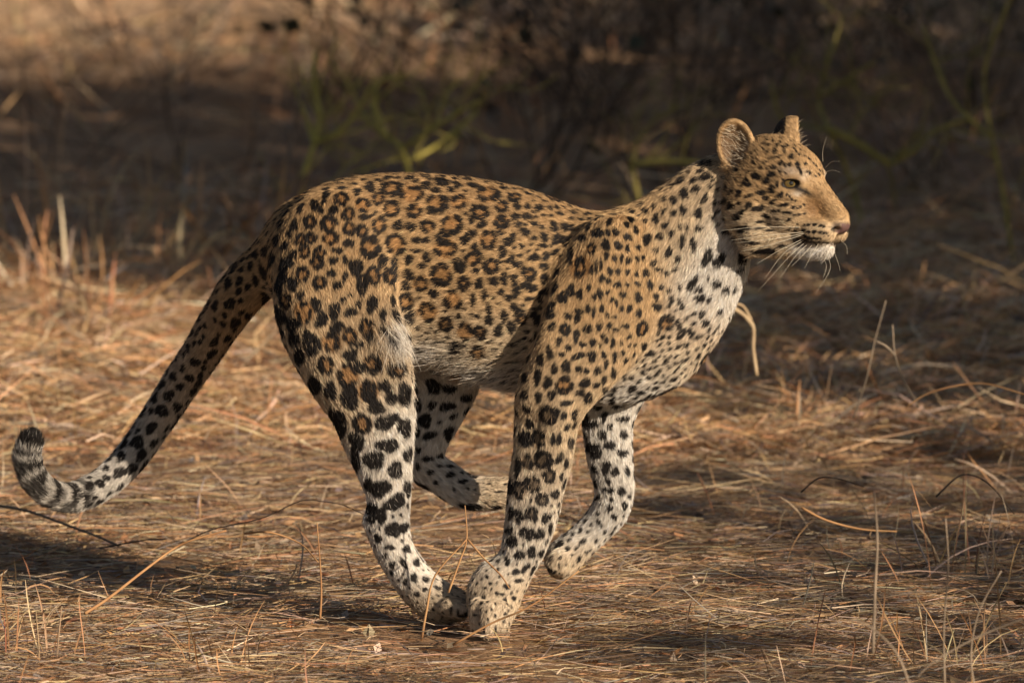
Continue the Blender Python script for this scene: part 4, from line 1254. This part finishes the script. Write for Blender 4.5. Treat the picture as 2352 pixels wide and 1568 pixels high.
shrub(1975, 560, m_green_shade, 'shrub with a thick broken yellow stem behind the face', [
    ([(1990, 560, 0), (1960, 430, .1), (1905, 300, 0)], G * .5, G * .8),
    ([(1895, 292, 0), (1970, 330, 0), (2042, 378, 0)], G * 1.3, G * 1.2),
    ([(2042, 378, 0), (2090, 352, 0), (2150, 300, .1), (2230, 270, .2)], G * 1.0, G * .6),
    ([(1905, 300, 0), (1880, 230, .1), (1900, 150, .1), (1935, 40, .2)], G * .8, G * .5),
    ([(1880, 225, .1), (1950, 180, 0), (2010, 140, 0)], G * .7, G * .4),
    ([(1900, 300, .1), (1830, 285, .2), (1790, 262, .2), (1770, 190, .2)], G * .7, G * .4)])
shrub(1480, 560, m_green_shade, 'shrub with low yellow stem crossing behind the neck', [
    ([(1490, 545, 0), (1470, 470, 0), (1450, 380, 0)], G * .9, G * .9),
    ([(1450, 378, 0), (1540, 370, -.05), (1640, 378, -.1)], G * 1.1, G * .9),
    ([(1450, 380, 0), (1480, 300, .1), (1560, 240, .1)], G * .6, G * .3)])
shrub(2330, 620, m_green_shade, 'tall shrub with green stems at the right border', [
    ([(2330, 620, 0), (2300, 420, 0), (2260, 200, .1), (2290, 70, .1), (2330, -20, .1)], G * .8, G * .5),
    ([(2280, 320, 0), (2180, 220, .1), (2120, 60, .2)], G * .8, G * .5)])
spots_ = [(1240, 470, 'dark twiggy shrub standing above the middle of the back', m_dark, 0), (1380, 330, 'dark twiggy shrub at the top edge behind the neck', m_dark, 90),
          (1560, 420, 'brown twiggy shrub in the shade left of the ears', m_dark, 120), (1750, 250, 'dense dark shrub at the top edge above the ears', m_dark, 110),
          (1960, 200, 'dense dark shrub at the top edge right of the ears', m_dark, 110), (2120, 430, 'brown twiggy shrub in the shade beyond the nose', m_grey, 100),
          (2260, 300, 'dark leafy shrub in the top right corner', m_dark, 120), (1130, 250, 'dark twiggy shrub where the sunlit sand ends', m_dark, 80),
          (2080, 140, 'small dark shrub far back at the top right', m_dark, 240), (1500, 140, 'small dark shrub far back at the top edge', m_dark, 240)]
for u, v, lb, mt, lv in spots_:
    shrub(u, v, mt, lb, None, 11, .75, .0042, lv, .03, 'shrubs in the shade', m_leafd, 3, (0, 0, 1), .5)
shrub(760, 215, m_dark, 'bare shrub with round dark leaves against the sunlit sand', None, 8, .85, .005, 70, .055, None, m_leafd, 2)
shrub(930, 205, m_dark, 'small shrub with dark leaves right of the sunlit sand', None, 8, .8, .005, 90, .055, None, m_leafd, 2)
shrub(330, 195, m_grey, 'thin leafless shrub at the edge of the sunlit sand', None, 7, .6, .0045, 0, 0, None, None, 2)
shrub(120, 420, m_dark, 'bare brown shrub in the dark band at the left', None, 4, .5, .003, 0, 0, None, None, 2)
shrub(390, 400, m_dark, 'bare brown shrub in the middle of the dark band', None, 3, .5, .003, 0, 0, None, None, 2)
print('shrubs', time.time() - T0)

# ------------------------------------------------------------------ trees that shade the ground, beyond the right border
SX, SY = to_sun.x / to_sun.z, to_sun.y / to_sun.z


def acacia(cx, cy, rx, ry, h, label, nleaf, trunk=None, thick=.9, leaf=.17, soft=0.0):
    """flat-topped tree whose shade has its centre at (cx, cy)"""
    c = np.array([cx + SX * h, cy + SY * h, h])
    tb = np.array([c[0] + rx * .25, c[1], 0.0]) if trunk is None else np.array([trunk[0], trunk[1], 0.0])
    root = empty('acacia_tree', tb)
    tag(root, label, 'tree', 'flat-topped trees shading the clearing')
    out = []
    fork = tb + np.array([.1, .1, h * .5])
    out.append((catmull([tb - np.array([0, 0, .1]), tb + np.array([.08, 0, h * .25]), fork], 4), (.16, .11)))
    vs, fs = tubes_mesh([out[0][0]], [out[0][1]], 9)
    mesh_obj('trunk', local(vs, tb), fs, m_trunk, root)
    lim = []
    for i in range(9):
        g = 6.283 * i / 9 + rng.normal(0, .2)
        e = c + np.array([rx * .7 * math.cos(g), ry * .7 * math.sin(g), rng.uniform(-.2, .2)])
        mid = (fork + e) * .5 + np.array([0, 0, .15])
        P = catmull([fork, mid, e], 4)
        lim.append((P, (.06, .015)))
        for j in range(4):
            q_ = P[rng.integers(3, len(P))]
            e2 = q_ + np.array([rng.normal(0, rx * .25), rng.normal(0, ry * .25), rng.uniform(.0, .4)])
            lim.append((np.linspace(q_, e2, 4), (.02, .006)))
    vs, fs = tubes_mesh([p for p, _ in lim], [q_ for _, q_ in lim], 5)
    mesh_obj('limbs', local(vs, tb), fs, m_trunk, root)
    g = rng.uniform(0, 6.283, nleaf); rr = np.sqrt(rng.random(nleaf)) * (1 + .22 * np.abs(rng.normal(0, 1, nleaf)) * (rng.random(nleaf) < soft))
    wob = 1 + .07 * np.sin(3 * g + cx) + .05 * np.sin(7 * g + cy)
    z = rng.uniform(-.5, .5, nleaf) * thick * np.sqrt(np.clip(1.15 - rr ** 2, 0.05, 1))
    cl = np.stack([c[0] + rx * rr * wob * np.cos(g), c[1] + ry * rr * wob * np.sin(g), h + z], 1)
    V, Q = leaf_mesh(cl - tb, leaf, .75)
    lo_ = fast_mesh('crown', V, Q, None, m_leafg, smooth=False)
    lo_.parent = root
    return root


acacia(.2, 8.9, 3.5, 2.8, 2.6, 'flat-topped tree shading the dark band behind the rump', 5200)
acacia(5.6, 11.0, 5.0, 4.2, 2.7, 'flat-topped tree shading the shrubs behind the head', 10000)
acacia(3.7, 5.0, 3.6, 2.6, 2.5, 'flat-topped tree shading the grass ahead of the leopard', 6200, soft=.3)
acacia(5.4, 14.8, 5.6, 5.0, 3.0, 'flat-topped tree shading the far right of the clearing', 13000)
acacia(2.55, .9, 2.25, 2.7, 2.6, 'sparse flat-topped tree dappling the straw at the lower right', 4200, None, .8, .085, .3)
print('trees', time.time() - T0)

# ------------------------------------------------------------------ single stems and twigs one can pick out
def twig(name, pts, r0, r1, mat, label, cat='twig', group=None):
    P = []
    for (u, v, dy) in pts:
        P.append(at(u, v, dy))
    P = catmull(P, 5)
    P[:, 2] = np.maximum(P[:, 2], ground_h(P[:, 0], P[:, 1]) + r0 * .6)
    o = tube(name, P, r0, r1, mat, None, 6)
    return tag(o, label, cat, group)


twig('fallen_stick', [(-20, 1158, 1.2), (60, 1172, 1.15), (140, 1200, 1.1), (215, 1228, 1.0), (272, 1252, .9)], .0032, .0022, m_grey, 'dark fallen stick lying below the tail tip', 'stick')
twig('thin_twig', [(230, 1258, .9), (330, 1240, .9), (380, 1238, .9)], .0018, .0012, m_dark, 'short dark twig touching the end of the fallen stick')
twig('arching_twig', [(395, 1262, .7), (480, 1218, .7), (600, 1190, .65), (690, 1150, .6), (745, 1152, .6), (790, 1160, .55), (850, 1188, .5)], .0012, .0008, m_grey, 'long dark arching twig between tail and hind leg')
twig('grass_stalk', [(195, 1408, -.05), (250, 1372, 0), (330, 1310, .05), (395, 1262, .1), (440, 1240, .1), (520, 1218, .1)], .0030, .0016, m_orange, 'bright orange bent stalk left of the hind paw', 'stalk')
twig('grass_stalk', [(560, 1225, .2), (620, 1222, .2), (690, 1248, .2), (730, 1290, .15)], .002, .0012, m_orange, 'thin orange arching stalk left of the hock', 'stalk')
twig('grass_stalk', [(735, 1420, -.12), (738, 1360, -.12), (735, 1290, -.12), (728, 1200, -.12)], .0022, .001, m_orange, 'upright reddish stalk left of the hind paw', 'stalk')
twig('grass_stalk', [(968, 1470, -.16), (980, 1400, -.16), (1000, 1320, -.16), (1072, 1238, -.16)], .0024, .0013, m_orange, 'reddish stalk rising in front of the hind paw', 'stalk')
twig('grass_stalk', [(1030, 1360, -.15), (1055, 1290, -.15), (1072, 1238, -.15), (1068, 1160, -.15)], .0022, .001, m_orange, 'thin forked stalk between the hind and front paw', 'stalk')
twig('grass_stalk', [(1074, 1238, -.15), (1110, 1280, -.17), (1150, 1320, -.19), (1170, 1350, -.2)], .0020, .0012, m_orange, 'thin stalk crossing the front of the wrist', 'stalk')
twig('grass_stalk', [(1040, 1480, -.35), (1130, 1430, -.35), (1220, 1390, -.3), (1330, 1310, -.3)], .0022, .0013, m_orange, 'long slanting stalk right of the front paw', 'stalk')
twig('grass_stalk', [(1738, 862, 2.2), (1730, 800, 2.2), (1728, 745, 2.2), (1690, 712, 2.2), (1660, 705, 2.2)], .0042, .0030, m_pale, 'broken pale stalk curling over beside the chest', 'stalk')
twig('grass_stalk', [(1728, 748, 2.2), (1705, 720, 2.2), (1678, 700, 2.2), (1705, 702, 2.2), (1726, 735, 2.2)], .0035, .0025, m_pale, 'folded pale leaf blade on the broken stalk', 'blade')
twig('grass_stalk', [(2110, 935, 1.6), (2070, 860, 1.6), (2055, 810, 1.6), (2050, 745, 1.6)], .0020, .0013, m_greyp, 'upright forked dead stalk at the right, in the sun', 'stalk')
twig('grass_stalk', [(2055, 815, 1.6), (2035, 795, 1.6), (2012, 783, 1.6)], .0022, .0014, m_greyp, 'short side shoot of the forked dead stalk', 'stalk')
twig('grass_stalk', [(1960, 960, 1.9), (1990, 870, 1.9), (2010, 780, 1.9), (2035, 690, 1.9)], .0017, .0010, m_greyp, 'slender leaning stalk left of the forked one', 'stalk')
twig('grass_stalk', [(2352, 905, 1.5), (2250, 880, 1.5), (2140, 900, 1.5), (2080, 935, 1.5)], .0019, .0012, m_orange, 'long low orange stalk at the right border', 'stalk')
twig('grass_stalk', [(1840, 1165, .6), (1900, 1195, .6), (1980, 1215, .6), (2060, 1220, .6)], .0026, .0016, m_orange, 'bright orange stalk lying in the middle of the right half', 'stalk')
twig('thin_twig', [(1840, 1130, .8), (1880, 1098, .8), (1930, 1100, .8), (1985, 1118, .8)], .0018, .0011, m_dark, 'thin dark looping twig right of the far front paw')
twig('thin_twig', [(2150, 1140, .7), (2210, 1090, .7), (2270, 1110, .7), (2330, 1180, .7)], .0020, .0012, m_dark, 'thin dark arching twig towards the right border')
twig('grass_stalk', [(2005, 1500, -1.4), (2010, 1350, -1.4), (2015, 1240, -1.4), (2008, 1130, -1.4)], .0028, .0016, m_greyp, 'tall blurred upright stalk in the lower right', 'stalk')
FG = [((2170, 1580), (2168, 1440), (2178, 1300), (2172, 1190), 'blurred grey stalk right of the tall upright one'), ((2350, 1420), (2250, 1460), (2150, 1515), (2100, 1560), 'blurred pale stalk lying across the lower right corner'),
      ((2095, 1590), (2060, 1500), (2000, 1440), (1950, 1420), 'blurred bent stalk arching towards the paws'), ((2240, 1590), (2230, 1500), (2250, 1400), (2300, 1310), 'blurred stalk leaning right near the lower right corner')]
for i, (a, b_, c_, d_, lb) in enumerate(FG):
    dy = -1.3 - .25 * (i % 3)
    twig('grass_stalk', [(*a, dy), (*b_, dy), (*c_, dy), (*d_, dy)], .0019, .0011, m_greyp, lb, 'stalk', 'blurred stalks in the near right corner')


def tuft(u, v, nbl, height, width, spread, label, z=None):
    p = on_ground(u, v)
    nb = nbl
    base = np.stack([p[0] + rng.normal(0, spread * .35, nb), p[1] + rng.normal(0, spread * .35, nb), np.zeros(nb)], 1)
    o = blades('grass_tuft', base, rng.uniform(0, 6.283, nb), height * rng.uniform(.5, 1.1, nb), np.full(nb, width) * rng.uniform(.6, 1.3, nb), rng.uniform(.6, 1.5, nb), rng.normal(-.5, .45, nb),
               straw_colours(nb, [5, 5, 4, 1, 3, 0, 2, 1]), 6, rng.normal(0, .6, nb), True)
    tag(o, label, 'grass tuft', 'dry grass tufts')
    if v > 1200: o['kind'] = 'stuff'
    return o


tuft(300, 590, 26, .36, .0055, .10, 'tall dry tuft at the edge of the shade left of the rump')
tuft(60, 610, 22, .40, .005, .15, 'leaning dry tuft at the left border on the shade edge')
tuft(540, 600, 26, .25, .008, .16, 'low dry tuft just above the tail')
tuft(215, 760, 34, .25, .006, .14, 'pale upright tuft in the sunlit straw left of the tail')
tuft(120, 690, 26, .24, .006, .1, 'thin dry tuft in the sunlit straw at the left border')
tuft(420, 650, 24, .22, .007, .1, 'thin dry tuft in the sun above the tail')
tuft(1850, 1010, 20, .16, .004, .1, 'small dry tuft in front of the chest')
tuft(2250, 1340, 30, .22, .003, .2, 'wispy grey tuft at the lower right')
tuft(2180, 1540, 34, .2, .003, .25, 'wispy dry tuft in the lower right corner')
tuft(1640, 900, 24, .16, .005, .12, 'low dry tuft below the chest')
tuft(60, 1520, 26, .14, .003, .15, 'low wispy tuft in the lower left corner')
tuft(500, 1540, 22, .12, .003, .2, 'low wispy tuft at the bottom edge')
print('done', time.time() - T0)
